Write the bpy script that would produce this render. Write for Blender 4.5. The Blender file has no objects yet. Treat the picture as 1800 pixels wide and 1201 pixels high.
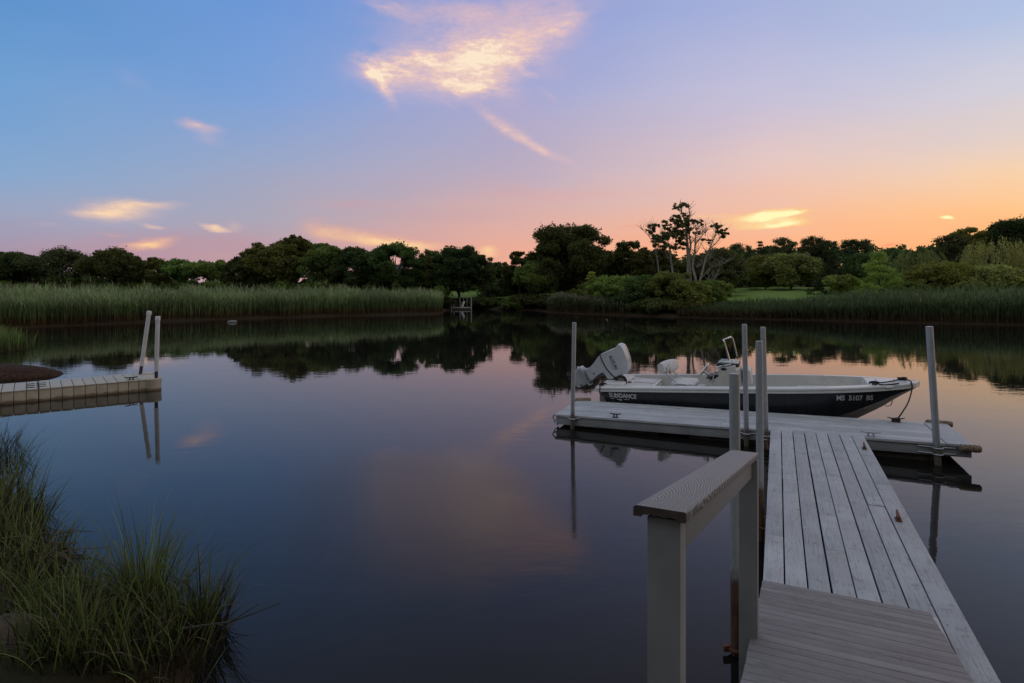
import bpy, bmesh, math, random
import numpy as np
from mathutils import Vector, Matrix
R = math.radians
SC = bpy.context.scene
COL = SC.collection
random.seed(7)
RNG = np.random.default_rng(11)

# ------------------------------------------------------------------ camera
F, YH, XC, CAMZ = 1070.0, 497.0, 900.0, 2.5      # focal length and horizon in units of the 1800 px wide photo
cam = bpy.data.cameras.new('camera')
cam.lens = 36.0 * F / 1800.0
cam.shift_y = -(600.5 - YH) / 1800.0
cam.clip_start, cam.clip_end = 0.05, 6000
camo = bpy.data.objects.new('camera', cam)
camo.location = (0, 0, CAMZ)
camo.rotation_euler = (R(90), 0, 0)
COL.objects.link(camo)
SC.camera = camo
SC.view_settings.view_transform = 'Standard'
SC.view_settings.look = 'None'
SC.view_settings.exposure = 0.0
SC.view_settings.gamma = 1.0
SC.view_settings.use_curve_mapping = False

def at(px, py, Y):
    return Vector(((px - XC) / F * Y, Y, CAMZ - (py - YH) / F * Y))
def on(px, py, z=0.0):
    Y = (CAMZ - z) * F / (py - YH)
    return Vector(((px - XC) / F * Y, Y, z))

# ------------------------------------------------------------------ node helpers
def lin(c):
    return tuple((v / 255 / 12.92 if v / 255 <= 0.04045 else ((v / 255 + 0.055) / 1.055) ** 2.4) for v in c)
class NT:
    def __init__(s, tree): s.t = tree; s.n = tree.nodes; s.l = tree.links
    def put(s, sock, v):
        if isinstance(v, bpy.types.NodeSocket): s.l.new(v, sock)
        elif v is not None:
            if hasattr(sock.default_value, '__len__') and not hasattr(v, '__len__'): v = (v,) * len(sock.default_value)
            if hasattr(sock.default_value, '__len__') and len(sock.default_value) == 4 and len(v) == 3: v = tuple(v) + (1,)
            sock.default_value = v
    def math(s, op, a, b=None, c=None, clamp=False):
        n = s.n.new('ShaderNodeMath'); n.operation = op; n.use_clamp = clamp
        for i, v in enumerate((a, b, c)):
            if v is not None: s.put(n.inputs[i], v)
        return n.outputs[0]
    def vmath(s, op, a, b=None, scale=None):
        n = s.n.new('ShaderNodeVectorMath'); n.operation = op
        s.put(n.inputs[0], a)
        if b is not None: s.put(n.inputs[1], b)
        if scale is not None: s.put(n.inputs['Scale'], scale)
        return n.outputs['Value'] if op in ('LENGTH', 'DOT_PRODUCT') else n.outputs[0]
    def mrange(s, v, a, b, c=0.0, d=1.0, smooth=True):
        n = s.n.new('ShaderNodeMapRange'); n.interpolation_type = 'SMOOTHSTEP' if smooth else 'LINEAR'
        s.put(n.inputs[0], v)
        for i, q in enumerate((a, b, c, d)): s.put(n.inputs[i + 1], q)
        return n.outputs[0]
    def mix(s, f, a, b, blend='MIX'):
        n = s.n.new('ShaderNodeMix'); n.data_type = 'RGBA'; n.blend_type = blend
        s.put(n.inputs[0], f); s.put(n.inputs[6], a); s.put(n.inputs[7], b)
        return n.outputs[2]
    def ramp(s, f, stops, interp='LINEAR'):
        n = s.n.new('ShaderNodeValToRGB'); n.color_ramp.interpolation = interp
        e = n.color_ramp.elements
        while len(e) < len(stops): e.new(0.5)
        for q, (p, c) in zip(e, stops): q.position = p; q.color = tuple(c) + (1,)
        s.put(n.inputs[0], f)
        return n.outputs[0]
    def noise(s, vec, scale, detail=4, rough=0.5, dist=0.0, out=0):
        n = s.n.new('ShaderNodeTexNoise')
        s.put(n.inputs['Vector'], vec); s.put(n.inputs['Scale'], scale)
        s.put(n.inputs['Detail'], detail); s.put(n.inputs['Roughness'], rough); s.put(n.inputs['Distortion'], dist)
        return n.outputs[out]
    def mapping(s, vec, loc=(0, 0, 0), rot=(0, 0, 0), scale=(1, 1, 1), kind='POINT'):
        n = s.n.new('ShaderNodeMapping'); n.vector_type = kind
        s.put(n.inputs[0], vec); s.put(n.inputs[1], loc); s.put(n.inputs[2], rot); s.put(n.inputs[3], scale)
        return n.outputs[0]
    def comb(s, x, y, z):
        n = s.n.new('ShaderNodeCombineXYZ')
        for i, v in enumerate((x, y, z)): s.put(n.inputs[i], v)
        return n.outputs[0]
    def coord(s, which): return s.n.new('ShaderNodeTexCoord').outputs[which]
    def bump(s, h, strength, dist=0.01):
        n = s.n.new('ShaderNodeBump'); s.put(n.inputs['Strength'], strength); s.put(n.inputs['Distance'], dist); s.put(n.inputs['Height'], h)
        return n.outputs[0]

# ------------------------------------------------------------------ world: dusk sky, afterglow low in the north-east, thin lit clouds
world = bpy.data.worlds.new("World"); SC.world = world; world.use_nodes = True
def build_sky():
    k = NT(world.node_tree); k.n.clear()
    d = k.coord('Generated')
    sx = k.n.new('ShaderNodeSeparateXYZ'); k.put(sx.inputs[0], d)
    az = k.math('ARCTAN2', sx.outputs[0], sx.outputs[1])          # radians, 0 = +Y, clockwise positive
    el = k.math('ARCSINE', k.math('MINIMUM', k.math('MAXIMUM', sx.outputs[2], -1.0), 1.0))
    azd = k.math('MULTIPLY', az, 180 / math.pi); eld = k.math('MULTIPLY', el, 180 / math.pi)
    def eof(py, px): return math.degrees(math.atan2((YH - py), math.hypot(F, px - XC)))
    def aof(px): return math.degrees(math.atan((px - XC) / F))
    soft = k.noise(k.comb(azd, k.math('MULTIPLY', eld, 3.0), 0.0), 0.05, 3, 0.5)
    eln = k.math('ADD', eld, k.mrange(soft, 0.3, 0.7, -1.0, 1.0, False))
    e01 = k.math('DIVIDE', eln, 90.0, clamp=True)
    cols = {
        0:    [(440, (166, 142, 162)), (375, (150, 160, 190)), (300, (124, 162, 204)), (150, (96, 152, 208)), (0, (74, 139, 202))],
        450:  [(445, (192, 150, 158)), (375, (168, 163, 182)), (300, (146, 162, 198)), (150, (110, 153, 213)), (0, (90, 143, 212))],
        900:  [(450, (234, 164, 138)), (375, (214, 168, 164)), (300, (186, 168, 188)), (150, (152, 160, 208)), (0, (122, 148, 212))],
        1350: [(440, (252, 168, 112)), (375, (242, 182, 150)), (300, (226, 194, 190)), (150, (192, 188, 216)), (0, (160, 172, 217))],
        1800: [(430, (254, 172, 98)), (370, (254, 190, 122)), (300, (244, 204, 164)), (150, (206, 204, 218)), (0, (166, 186, 224))],
    }
    tops = {0: ((96, 134, 184), (176, 180, 190)), 450: ((112, 138, 186), (176, 180, 190)), 900: ((130, 146, 188), (178, 180, 190)),
            1350: ((150, 158, 192), (178, 181, 190)), 1800: ((158, 168, 198), (178, 181, 190))}
    out = None; prev = None
    for px, st in cols.items():
        stops = [(0.0, lin(st[0][1]))]
        for py, c in st: stops.append((max(0.001, eof(py, px) / 90), lin(c)))
        stops.append((0.38, lin(tops[px][0]))); stops.append((0.6, lin(tops[px][1])))
        c = k.ramp(e01, stops)
        if out is None: out = c
        else: out = k.mix(k.mrange(azd, aof(prev), aof(px), smooth=False), out, c)
        prev = px
    hs = k.n.new('ShaderNodeHueSaturation'); hs.inputs['Saturation'].default_value = .92; hs.inputs['Value'].default_value = 1.02; k.put(hs.inputs['Color'], out); out = hs.outputs[0]
    # the sky away from the afterglow, behind the photographer, is a dull blue grey
    back = k.ramp(e01, [(0.0, lin((158, 158, 164))), (0.22, lin((170, 172, 178))), (0.45, lin((178, 180, 187))), (1.0, lin((178, 181, 189)))])
    absaz = k.math('ABSOLUTE', k.math('SUBTRACT', azd, 12.0))
    out = k.mix(k.mrange(absaz, 58.0, 125.0), out, back)
    # broken grey cloud higher up
    cv = k.comb(k.math('DIVIDE', sx.outputs[0], k.math('ADD', k.math('ABSOLUTE', sx.outputs[2]), 0.12)),
                k.math('DIVIDE', sx.outputs[1], k.math('ADD', k.math('ABSOLUTE', sx.outputs[2]), 0.12)), 0.0)
    hi = k.mrange(k.noise(k.mapping(cv, scale=(0.8, 1.5, 1)), 1.1, 6, 0.6, 0.4), 0.46, 0.72)
    hi = k.math('MULTIPLY', hi, k.mrange(eld, 26.0, 40.0))
    out = k.mix(k.math('MULTIPLY', hi, 0.7), out, lin((140, 142, 150)))
    # ---- lit clouds: (px, py, half length, half height, turn in degrees, strength) in the sky seen from here
    P = k.comb(azd, eld, 0.0)
    w1 = k.noise(k.mapping(P, scale=(.7, 1, 1)), 0.22, 2.5, 0.5, out=1); w2 = k.noise(k.mapping(P, loc=(31, 7, 0), rot=(0, 0, R(-16)), scale=(.5, 1.3, 1)), 1.0, 4, 0.6, out=1)
    W = k.vmath('ADD', P, k.vmath('ADD', k.vmath('SCALE', k.vmath('SUBTRACT', w1, (0.5, 0.5, 0.5)), scale=2.0),
                                  k.vmath('SCALE', k.vmath('SUBTRACT', w2, (0.5, 0.5, 0.5)), scale=1.0)))
    W2 = k.vmath('ADD', P, k.vmath('ADD', k.vmath('SCALE', k.vmath('SUBTRACT', w1, (0.5, 0.5, 0.5)), scale=1.4),
                                   k.vmath('SCALE', k.vmath('SUBTRACT', w2, (0.5, 0.5, 0.5)), scale=0.7)))
    def blob(px, py, a, b, turn, s, vec):
        ca = math.cos(math.atan((px - XC) / F)); kx = math.degrees(ca * ca / F)
        ce = math.cos(R(eof(py, px))); ky = math.degrees(ca * ce * ce / F)
        m = k.mapping(vec, loc=(aof(px), eof(py, px), 0), rot=(0, 0, R(turn)), scale=(a * kx, b * ky, 1), kind='TEXTURE')
        l = k.vmath('LENGTH', m)
        return k.mrange(l, 1.0, 0.0, 0.0, s)
    def union(items, vec):
        o = None
        for it in items:
            b = blob(*it, vec); o = b if o is None else k.math('ADD', o, b)
        return o
    haze = union([(830, 100, 290, 125, 6, .62), (690, 125, 120, 60, 0, .4), (880, 24, 330, 60, 4, .55), (900, 190, 150, 50, -25, .3), (960, 60, 120, 50, 14, .4)], W)
    main = union([(790, 112, 215, 92, 6, .72), (838, 112, 95, 72, 0, .36), (915, 72, 165, 62, 17, .6), (705, 114, 125, 44, 8, .5), (850, 150, 120, 40, -8, .35), (930, 120, 90, 40, -10, .25),
                  (668, 122, 70, 30, -20, .4), (672, 148, 74, 22, -48, .55), (985, 46, 80, 20, 12, .4), (840, 158, 105, 22, -8, .45),
                  (928, 135, 42, 14, -25, .3)], W)
    wisp = union([(890, 220, 130, 20, -31, .45), (955, 262, 130, 14, -28, .55), (860, 205, 60, 18, -30, .25), (780, 18, 250, 32, -4, .42), (900, 14, 190, 30, 4, .36), (690, 22, 90, 12, -12, .4),
                  (700, 14, 80, 12, -10, .3), (785, 178, 55, 6, -38, .22), (960, 170, 34, 10, -30, .28),
                  (352, 220, 58, 18, -6, .7), (365, 240, 45, 24, -25, .26), (230, 135, 55, 32, -20, .12)], W2)
    low = union([(205, 369, 120, 32, 2, .8), (262, 360, 90, 12, 1, .55), (160, 372, 80, 12, 0, .3), (270, 398, 34, 8, -8, .6), (378, 399, 42, 9, -13, .95), (412, 398, 30, 17, -5, .3),
                 (80, 391, 30, 8, -10, .2)], W2)
    warm = union([(272, 428, 60, 15, 12, .9), (235, 432, 60, 10, 6, .3), (650, 421, 150, 22, -6, .85), (730, 432, 130, 13, -4, .75), (560, 405, 55, 26, -20, .35),
                  (858, 443, 34, 20, 4, 1.1), (200, 412, 40, 4, 0, .25)], W2)
    gold = union([(1340, 389, 140, 22, 1, .7), (1360, 380, 80, 12, 5, .8), (1385, 396, 60, 11, 3, .75), (1330, 401, 80, 8, 3, .4), (1395, 378, 45, 6, 8, .7),
                  (1240, 382, 60, 4, -2, .35), (1665, 383, 26, 6, 3, 1.3)], W2)
    pinkb = union([(1565, 432, 30, 6, 4, .7), (1110, 397, 40, 5, 4, .35), (1790, 388, 26, 5, 4, .6), (640, 362, 120, 12, 2, .18), (1000, 340, 260, 16, 0, .15)], W2)
    mauve = union([(330, 424, 320, 34, 0, .5), (520, 440, 240, 24, 0, .4), (150, 436, 200, 26, 0, .4), (760, 380, 240, 26, 2, .25)], W2)
    tex = k.mrange(k.noise(k.mapping(W2, rot=(0, 0, R(-16)), scale=(0.35, 1.5, 1)), 0.7, 5, 0.58, 0.5), 0.25, 0.7, 0.62, 1.08)
    fine = k.mrange(k.noise(k.mapping(P, rot=(0, 0, R(-14)), scale=(0.6, 1.6, 1)), 2.4, 5, 0.6), 0.3, 0.7, 0.86, 1.06)
    curl = k.mrange(k.noise(k.mapping(W2, rot=(0, 0, R(-24)), scale=(.8, 2.2, 1)), 1.9, 7, .64, .9), .3, .7, .86, 1.07)
    tt = k.math('MULTIPLY', k.math('MULTIPLY', tex, fine), curl)
    def lay(base, dens, stops, amt=1.0, t=tt, full=.9):
        q = k.math('MULTIPLY', dens, t) if t is not None else dens
        return k.mix(k.math('MULTIPLY', k.mrange(q, 0.0, full, smooth=False), amt), base, k.ramp(q, stops))
    pale = [(0.0, lin((202, 178, 204))), (0.35, lin((226, 192, 196))), (0.66, lin((246, 206, 186))), (1.15 / 1.2, lin((251, 230, 204)))]
    out = lay(out, mauve, [(0.0, lin((186, 152, 168))), (1.0, lin((190, 142, 152)))], .6, fine)
    out = lay(out, wisp, [(0.0, lin((192, 174, 204))), (0.4, lin((228, 188, 188))), (1.0, lin((250, 212, 186)))], 0.95)
    out = lay(out, haze, [(0.0, lin((176, 170, 208))), (0.5, lin((206, 180, 198))), (1.0, lin((226, 190, 192)))], .75, fine, .8)
    out = lay(out, main, pale)
    ts = k.math('MULTIPLY_ADD', tt, .6, .4)
    out = lay(out, low, [(0.0, lin((200, 172, 180))), (0.4, lin((234, 196, 178))), (0.9, lin((248, 212, 176)))], t=ts)
    out = lay(out, warm, [(0.0, lin((224, 160, 148))), (0.4, lin((240, 180, 148))), (1.0, lin((250, 208, 158)))], t=ts)
    out = lay(out, gold, [(0.0, lin((254, 184, 128))), (0.4, lin((255, 214, 130))), (0.9, lin((255, 248, 188)))], t=ts)
    out = lay(out, pinkb, [(0.0, lin((240, 150, 120))), (1.0, lin((240, 130, 104)))], 0.7)
    out = k.mix(k.mrange(eld, -1.0, -8.0), out, (0.02, 0.02, 0.02))
    sky = k.n.new('ShaderNodeTexSky'); sky.sky_type = 'NISHITA'; sky.sun_disc = False
    sky.sun_elevation = R(1.5); sky.sun_rotation = R(62); sky.air_density = 1.5
    out = k.mix(1.0, out, k.vmath('SCALE', sky.outputs[0], scale=0.004), 'ADD')
    bg = k.n.new('ShaderNodeBackground'); k.put(bg.inputs[0], out); bg.inputs[1].default_value = 1.0
    wo = k.n.new('ShaderNodeOutputWorld'); k.l.new(bg.outputs[0], wo.inputs[0])
build_sky()
# the last light of the sun, already behind the far woods: very weak and very soft
sun = bpy.data.lights.new('sun', 'SUN'); sun.energy = 0.12; sun.angle = R(14); sun.color = (1.0, 0.72, 0.5)
suno = bpy.data.objects.new('sun', sun); COL.objects.link(suno)
_sd = Vector((math.sin(R(72)) * math.cos(R(14)), math.cos(R(72)) * math.cos(R(14)), math.sin(R(14))))
suno.rotation_euler = _sd.to_track_quat('Z', 'Y').to_euler()

# ------------------------------------------------------------------ object helpers
def tag(o, label=None, cat=None, group=None, kind=None):
    if label: o['label'] = label
    if cat: o['category'] = cat
    if group: o['group'] = group
    if kind: o['kind'] = kind
    return o
def empty(name, label, cat, loc=(0, 0, 0), rot=(0, 0, 0), group=None):
    o = bpy.data.objects.new(name, None); COL.objects.link(o); o.empty_display_size = 0.2
    o.location = loc; o.rotation_euler = rot
    return tag(o, label, cat, group)
def link(name, me, mat=None, parent=None, smooth=False):
    if mat is not None:
        for m in (mat if isinstance(mat, (list, tuple)) else [mat]): me.materials.append(m)
    o = bpy.data.objects.new(name, me); COL.objects.link(o)
    if parent is not None: o.parent = parent
    if smooth: me.polygons.foreach_set('use_smooth', [True] * len(me.polygons))
    return o
class MB:
    def __init__(s): s.v = []; s.f = []; s.m = []
    def add(s, verts, faces, mi=0):
        b = len(s.v); s.v += [tuple(p) for p in verts]; s.f += [tuple(i + b for i in f) for f in faces]; s.m += [mi] * len(faces); return s
    def hexa(s, p, mi=0):   # 8 corners: bottom ring 0-3, top ring 4-7
        return s.add(p, [(3, 2, 1, 0), (4, 5, 6, 7), (0, 1, 5, 4), (1, 2, 6, 5), (2, 3, 7, 6), (3, 0, 4, 7)], mi)
    def box(s, c, d, mi=0, M=None):
        x, y, z = [q / 2 for q in d]
        p = [Vector((a, b, h)) for h in (-z, z) for a, b in ((-x, -y), (x, -y), (x, y), (-x, y))]
        if M is not None: p = [M @ q for q in p]
        return s.hexa([q + Vector(c) for q in p], mi)
    def span(s, a, b, mi=0):
        return s.box([(p + q) / 2 for p, q in zip(a, b)], [abs(q - p) for p, q in zip(a, b)], mi)
    def tube(s, pts, rad, n=10, mi=0, caps=True, closed=False):
        pts = [Vector(p) for p in pts]; N = len(pts)
        rad = [rad] * N if not hasattr(rad, '__len__') else rad
        rings = []; prev = None
        for i, p in enumerate(pts):
            if closed: t = pts[(i + 1) % N] - pts[i - 1]
            else: t = pts[min(i + 1, N - 1)] - pts[max(i - 1, 0)]
            t.normalize()
            if prev is None:
                a = Vector((0, 0, 1)) if abs(t.z) < 0.9 else Vector((1, 0, 0))
                u = t.cross(a).normalized()
            else: u = (prev - t * prev.dot(t)).normalized()
            prev = u; w = t.cross(u)
            rings.append([p + (u * math.cos(2 * math.pi * j / n) + w * math.sin(2 * math.pi * j / n)) * rad[i] for j in range(n)])
        b = len(s.v)
        for r in rings: s.v += [tuple(q) for q in r]
        for i in range(N if closed else N - 1):
            i2 = (i + 1) % N
            for j in range(n):
                j2 = (j + 1) % n
                s.f.append((b + i * n + j, b + i * n + j2, b + i2 * n + j2, b + i2 * n + j)); s.m.append(mi)
        if caps and not closed:
            s.f.append(tuple(b + j for j in reversed(range(n)))); s.m.append(mi)
            s.f.append(tuple(b + (N - 1) * n + j for j in range(n))); s.m.append(mi)
        return s
    def ring(s, c, r, tr, axis='Z', n=20, tn=6, M=None):
        pts = []
        for i in range(n):
            a = 2 * math.pi * i / n
            q = {'Z': Vector((r * math.cos(a), r * math.sin(a), 0)), 'Y': Vector((r * math.cos(a), 0, r * math.sin(a))), 'X': Vector((0, r * math.cos(a), r * math.sin(a)))}[axis]
            pts.append(Vector(c) + (M @ q if M is not None else q))
        return s.tube(pts, tr, tn, closed=True)
    def loft(s, rings, closed=True, caps=True, mi=0):
        n = len(rings[0]); b = len(s.v)
        for r in rings: s.v += [tuple(q) for q in r]
        for i in range(len(rings) - 1):
            for j in range(n if closed else n - 1):
                j2 = (j + 1) % n
                s.f.append((b + i * n + j, b + i * n + j2, b + (i + 1) * n + j2, b + (i + 1) * n + j)); s.m.append(mi)
        if caps:
            s.f.append(tuple(b + j for j in reversed(range(n)))); s.m.append(mi)
            s.f.append(tuple(b + (len(rings) - 1) * n + j for j in range(n))); s.m.append(mi)
        return s
    def build(s, name, mat, parent=None, smooth=False, bevel=0.0, label=None, seg=2, auto=None):
        me = bpy.data.meshes.new(name); me.from_pydata(s.v, [], s.f)
        me.polygons.foreach_set('material_index', s.m)
        bm = bmesh.new(); bm.from_mesh(me); bmesh.ops.recalc_face_normals(bm, faces=bm.faces)
        if bevel > 0:
            ed = [e for e in bm.edges if len(e.link_faces) == 2 and e.calc_face_angle(0) > R(35)]
            bmesh.ops.bevel(bm, geom=ed, offset=bevel, segments=seg, profile=0.6, affect='EDGES')
        bm.to_mesh(me); bm.free()
        o = link(name, me, mat, parent, smooth)
        if smooth or bevel > 0:
            me.polygons.foreach_set('use_smooth', [True] * len(me.polygons))
            me.set_sharp_from_angle(angle=R(auto or 38))
        if label: o['label'] = label
        return o
def npmesh(name, V, Q, mats, parent=None, mi=None, smooth=False):
    """V (n,3) array, Q (m,4) quad indices"""
    me = bpy.data.meshes.new(name)
    V = np.asarray(V, np.float32); Q = np.asarray(Q, np.int32)
    me.vertices.add(len(V)); me.vertices.foreach_set('co', V.ravel())
    me.loops.add(Q.size); me.loops.foreach_set('vertex_index', Q.ravel())
    me.polygons.add(len(Q)); me.polygons.foreach_set('loop_start', np.arange(0, Q.size, 4, dtype=np.int32))
    me.polygons.foreach_set('loop_total', np.full(len(Q), 4, np.int32))
    for m in (mats if isinstance(mats, (list, tuple)) else [mats]): me.materials.append(m)
    if mi is not None: me.polygons.foreach_set('material_index', np.asarray(mi, np.int32))
    if smooth: me.polygons.foreach_set('use_smooth', np.ones(len(Q), bool))
    me.update(calc_edges=True)
    o = bpy.data.objects.new(name, me); COL.objects.link(o)
    if parent is not None: o.parent = parent
    return o
def text_mesh(s, size, bold=0.0, shear=0.0, spacing=1.0):
    c = bpy.data.curves.new('t', 'FONT'); c.body = s; c.size = size; c.offset = bold; c.shear = shear; c.align_x = 'CENTER'; c.align_y = 'CENTER'
    c.space_character = spacing; c.resolution_u = 4
    o = bpy.data.objects.new('t', c); COL.objects.link(o)
    me = bpy.data.meshes.new_from_object(o.evaluated_get(bpy.context.evaluated_depsgraph_get()))
    bpy.data.objects.remove(o); bpy.data.curves.remove(c)
    return me

# ------------------------------------------------------------------ materials
MATS = {}
def newmat(name):
    m = bpy.data.materials.new(name); m.use_nodes = True; k = NT(m.node_tree); k.n.clear()
    out = k.n.new('ShaderNodeOutputMaterial'); b = k.n.new('ShaderNodeBsdfPrincipled'); k.l.new(b.outputs[0], out.inputs[0])
    MATS[name] = m
    return m, k, b, out
def simple(name, col, rough=0.5, metal=0.0, var=0.12, scale=9.0, bump=0.0, spec=0.5, stain=None):
    m, k, b, _ = newmat(name)
    co = k.coord('Object')
    n = k.noise(co, scale, 6, 0.6)
    c = k.mix(k.mrange(n, 0.3, 0.7), [v * (1 - var) for v in col], [min(1, v * (1 + var)) for v in col])
    if stain:
        c = k.mix(k.math('MULTIPLY', k.mrange(k.noise(k.mapping(co, scale=(1, 1, .5)), scale * .6, 8, 0.7, .5), 0.56, 0.72), .7), c, stain)
    k.put(b.inputs['Base Color'], c); k.put(b.inputs['Roughness'], k.mrange(n, 0.2, 0.8, max(0.03, rough - .08), min(1, rough + .1)))
    b.inputs['Metallic'].default_value = metal; b.inputs['Specular IOR Level'].default_value = spec
    if bump: k.put(b.inputs['Normal'], k.bump(n, bump, 0.01))
    return m
def wood(name, col, axis, dark=(0.1, 0.095, 0.09), wear=0.5, rough=0.6, grain=26.0, gbump=0.35):
    """painted or weathered boards: grain along AXIS of the object, one tone per board"""
    m, k, b, _ = newmat(name)
    co = k.coord('Object')
    sc = [grain, grain, grain]; sc[axis] = grain * 0.045
    isl = k.n.new('ShaderNodeNewGeometry').outputs['Random Per Island']
    vec = k.vmath('ADD', co, k.comb(k.math('MULTIPLY', isl, 7.0), k.math('MULTIPLY', isl, 13.0), k.math('MULTIPLY', isl, 5.0)))
    g = k.noise(k.mapping(vec, scale=sc), 3.0, 8, 0.65, 0.5)
    g2 = k.noise(k.mapping(vec, scale=[q * 2.7 for q in sc]), 5.0, 5, 0.6, 0.2)
    big = k.noise(vec, 2.2, 5, 0.6)
    tone = k.mrange(isl, 0.0, 1.0, 0.86, 1.08, False)
    c = k.vmath('SCALE', k.mix(k.mrange(big, 0.3, 0.7), [v * 0.82 for v in col], [min(1, v * 1.1) for v in col]), scale=tone)
    c = k.mix(k.math('MULTIPLY', k.mrange(g, 0.50, 0.32), 0.55 * wear), c, dark)
    crack = k.math('MULTIPLY', k.mrange(g2, 0.43, 0.33), k.mrange(k.noise(vec, 3.1, 3, 0.5), 0.42, 0.6))
    c = k.mix(k.math('MULTIPLY', crack, wear), c, dark)
    c = k.mix(k.math('MULTIPLY', k.mrange(k.noise(vec, 11, 6, 0.7), 0.57, 0.7), wear * .6), c, dark)
    k.put(b.inputs['Base Color'], c); k.put(b.inputs['Roughness'], k.mrange(big, 0.3, 0.7, rough - .1, rough + .12))
    b.inputs['Specular IOR Level'].default_value = 0.35
    k.put(b.inputs['Normal'], k.bump(k.math('SUBTRACT', k.math('ADD', g, k.math('MULTIPLY', g2, .4)), k.math('MULTIPLY', crack, .8)), gbump, 0.004))
    return m
def leafmat(name, col, var=0.45, trans=0.4, rough=0.6):
    col = tuple(q * 1.3 for q in col)
    m, k, b, out = newmat(name)
    isl = k.n.new('ShaderNodeNewGeometry').outputs['Random Per Island']
    co = k.coord('Object'); n = k.noise(co, 0.7, 3, 0.5)
    c = k.mix(k.math('MULTIPLY_ADD', isl, 0.6, k.math('MULTIPLY', k.mrange(n, 0.3, 0.7), 0.4)), [v * (1 - var) for v in col], [v * (1 + var) for v in (col[0] * 1.12, col[1] * 1.05, col[2] * 0.9)])
    rn = k.n.new('ShaderNodeObjectInfo').outputs['Random']
    c = k.vmath('MULTIPLY', c, k.mix(rn, (1.3, 1.0, .9), (.82, 1.05, 1.0))); c = k.vmath('SCALE', c, scale=k.mrange(k.math('FRACT', k.math('MULTIPLY', rn, 7.3)), 0, 1, .85, 1.5, False))
    k.put(b.inputs['Base Color'], c); b.inputs['Roughness'].default_value = rough; b.inputs['Specular IOR Level'].default_value = 0.2
    tr = k.n.new('ShaderNodeBsdfTranslucent'); k.put(tr.inputs[0], k.vmath('MULTIPLY', c, (1.1, 1.2, 0.5)))
    mx = k.n.new('ShaderNodeMixShader'); mx.inputs[0].default_value = trans
    k.l.new(b.outputs[0], mx.inputs[1]); k.l.new(tr.outputs[0], mx.inputs[2]); k.l.new(mx.outputs[0], out.inputs[0])
    return m

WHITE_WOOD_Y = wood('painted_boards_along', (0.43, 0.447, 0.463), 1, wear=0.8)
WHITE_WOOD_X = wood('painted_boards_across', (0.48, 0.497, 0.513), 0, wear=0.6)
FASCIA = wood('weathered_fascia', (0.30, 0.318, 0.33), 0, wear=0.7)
COMPOSITE = wood('composite_boards', (0.24, 0.226, 0.224), 0, dark=(0.085, 0.078, 0.076), wear=0.9, grain=20, gbump=0.6)
WHITE_RAIL = simple('white_rail_paint', (0.25, 0.247, 0.237), 0.5, var=0.08, scale=5, stain=(0.17, 0.167, 0.157), bump=.12)
DARK_WOOD = simple('dark_wet_wood', (0.06, 0.05, 0.04), 0.7, var=0.4, bump=0.3)
FOAM = simple('float_drum_plastic', (0.075, 0.06, 0.042), 0.6, var=0.4, scale=5)
GALV = simple('galvanised_steel', (0.42, 0.44, 0.46), 0.42, metal=0.55, var=0.12, scale=14, stain=(0.25, 0.25, 0.25))
IRON = simple('black_iron', (0.035, 0.035, 0.037), 0.55, metal=0.4, var=0.3)
RUST = simple('rust', (0.16, 0.06, 0.03), 0.85, var=0.5, scale=30, bump=0.5, stain=(0.05, 0.03, 0.02))
PVC = simple('white_pvc_pipe', (0.62, 0.62, 0.62), 0.4, var=0.06, scale=6, stain=(0.48, 0.47, 0.44))
TAN = simple('tan_plastic', (0.46, 0.415, 0.33), 0.55, var=0.08, scale=3, stain=(0.34, 0.30, 0.22))
PIPEB = simple('brown_steel', (0.055, 0.035, 0.03), .7, var=.4, scale=20, bump=.3)
ROPE = simple('black_rope', (0.015, 0.015, 0.016), 0.8, var=0.3, scale=60, bump=0.6)
MANILA = simple('old_fender_rope', (0.20, 0.15, 0.10), 0.95, var=0.5, scale=40, bump=0.9)
HULL = simple('charcoal_gelcoat', (0.022, 0.026, 0.031), 0.26, var=0.18, scale=4)
GEL = simple('white_gelcoat', (0.66, 0.66, 0.64), 0.28, var=0.04, scale=4)
GELIN = simple('cream_liner', (0.56, 0.55, 0.51), 0.4, var=0.07, scale=5, stain=(0.44, 0.42, 0.38))
BOOT = simple('pale_bottom_paint', (0.62, 0.61, 0.55), 0.4, var=0.08, scale=5, stain=(0.3, 0.28, 0.22))
VINYL = simple('white_vinyl', (0.62, 0.62, 0.61), 0.5, var=0.04, scale=8)
BLACKP = simple('black_plastic', (0.012, 0.012, 0.013), 0.45, var=0.2)
RUBBER = simple('rubber', (0.018, 0.018, 0.018), 0.8, var=0.3)
CHROME = simple('stainless_tube', (0.62, 0.63, 0.65), 0.2, metal=0.95, var=0.05)
MOTOR = simple('white_motor_paint', (0.52, 0.54, 0.57), 0.25, var=0.03, scale=5)
MOTORD = simple('grey_motor_leg', (0.42, 0.44, 0.46), 0.35, var=0.1, scale=8)
LETTER = simple('silver_vinyl_lettering', (0.62, 0.62, 0.62), 0.45, var=0.03)
INK = simple('charcoal_decal', (0.03, 0.032, 0.04), 0.4, var=0.05)
BARK = simple('dark_bark', (0.045, 0.036, 0.028), 0.9, var=0.4, scale=6, bump=0.5)
PALEBARK = simple('pale_dead_wood', (0.27, 0.24, 0.20), 0.85, var=0.35, scale=6, bump=0.5)
ROCKM = simple('mossy_granite', (0.085, 0.064, 0.042), 0.9, var=0.6, scale=9, bump=1.0, stain=(0.04, 0.065, 0.018))
CLAD = simple('grey_clapboard', (0.16, 0.155, 0.15), 0.7, var=0.15)
ROOF = simple('asphalt_shingle', (0.05, 0.047, 0.045), 0.9, var=0.3)
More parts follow.
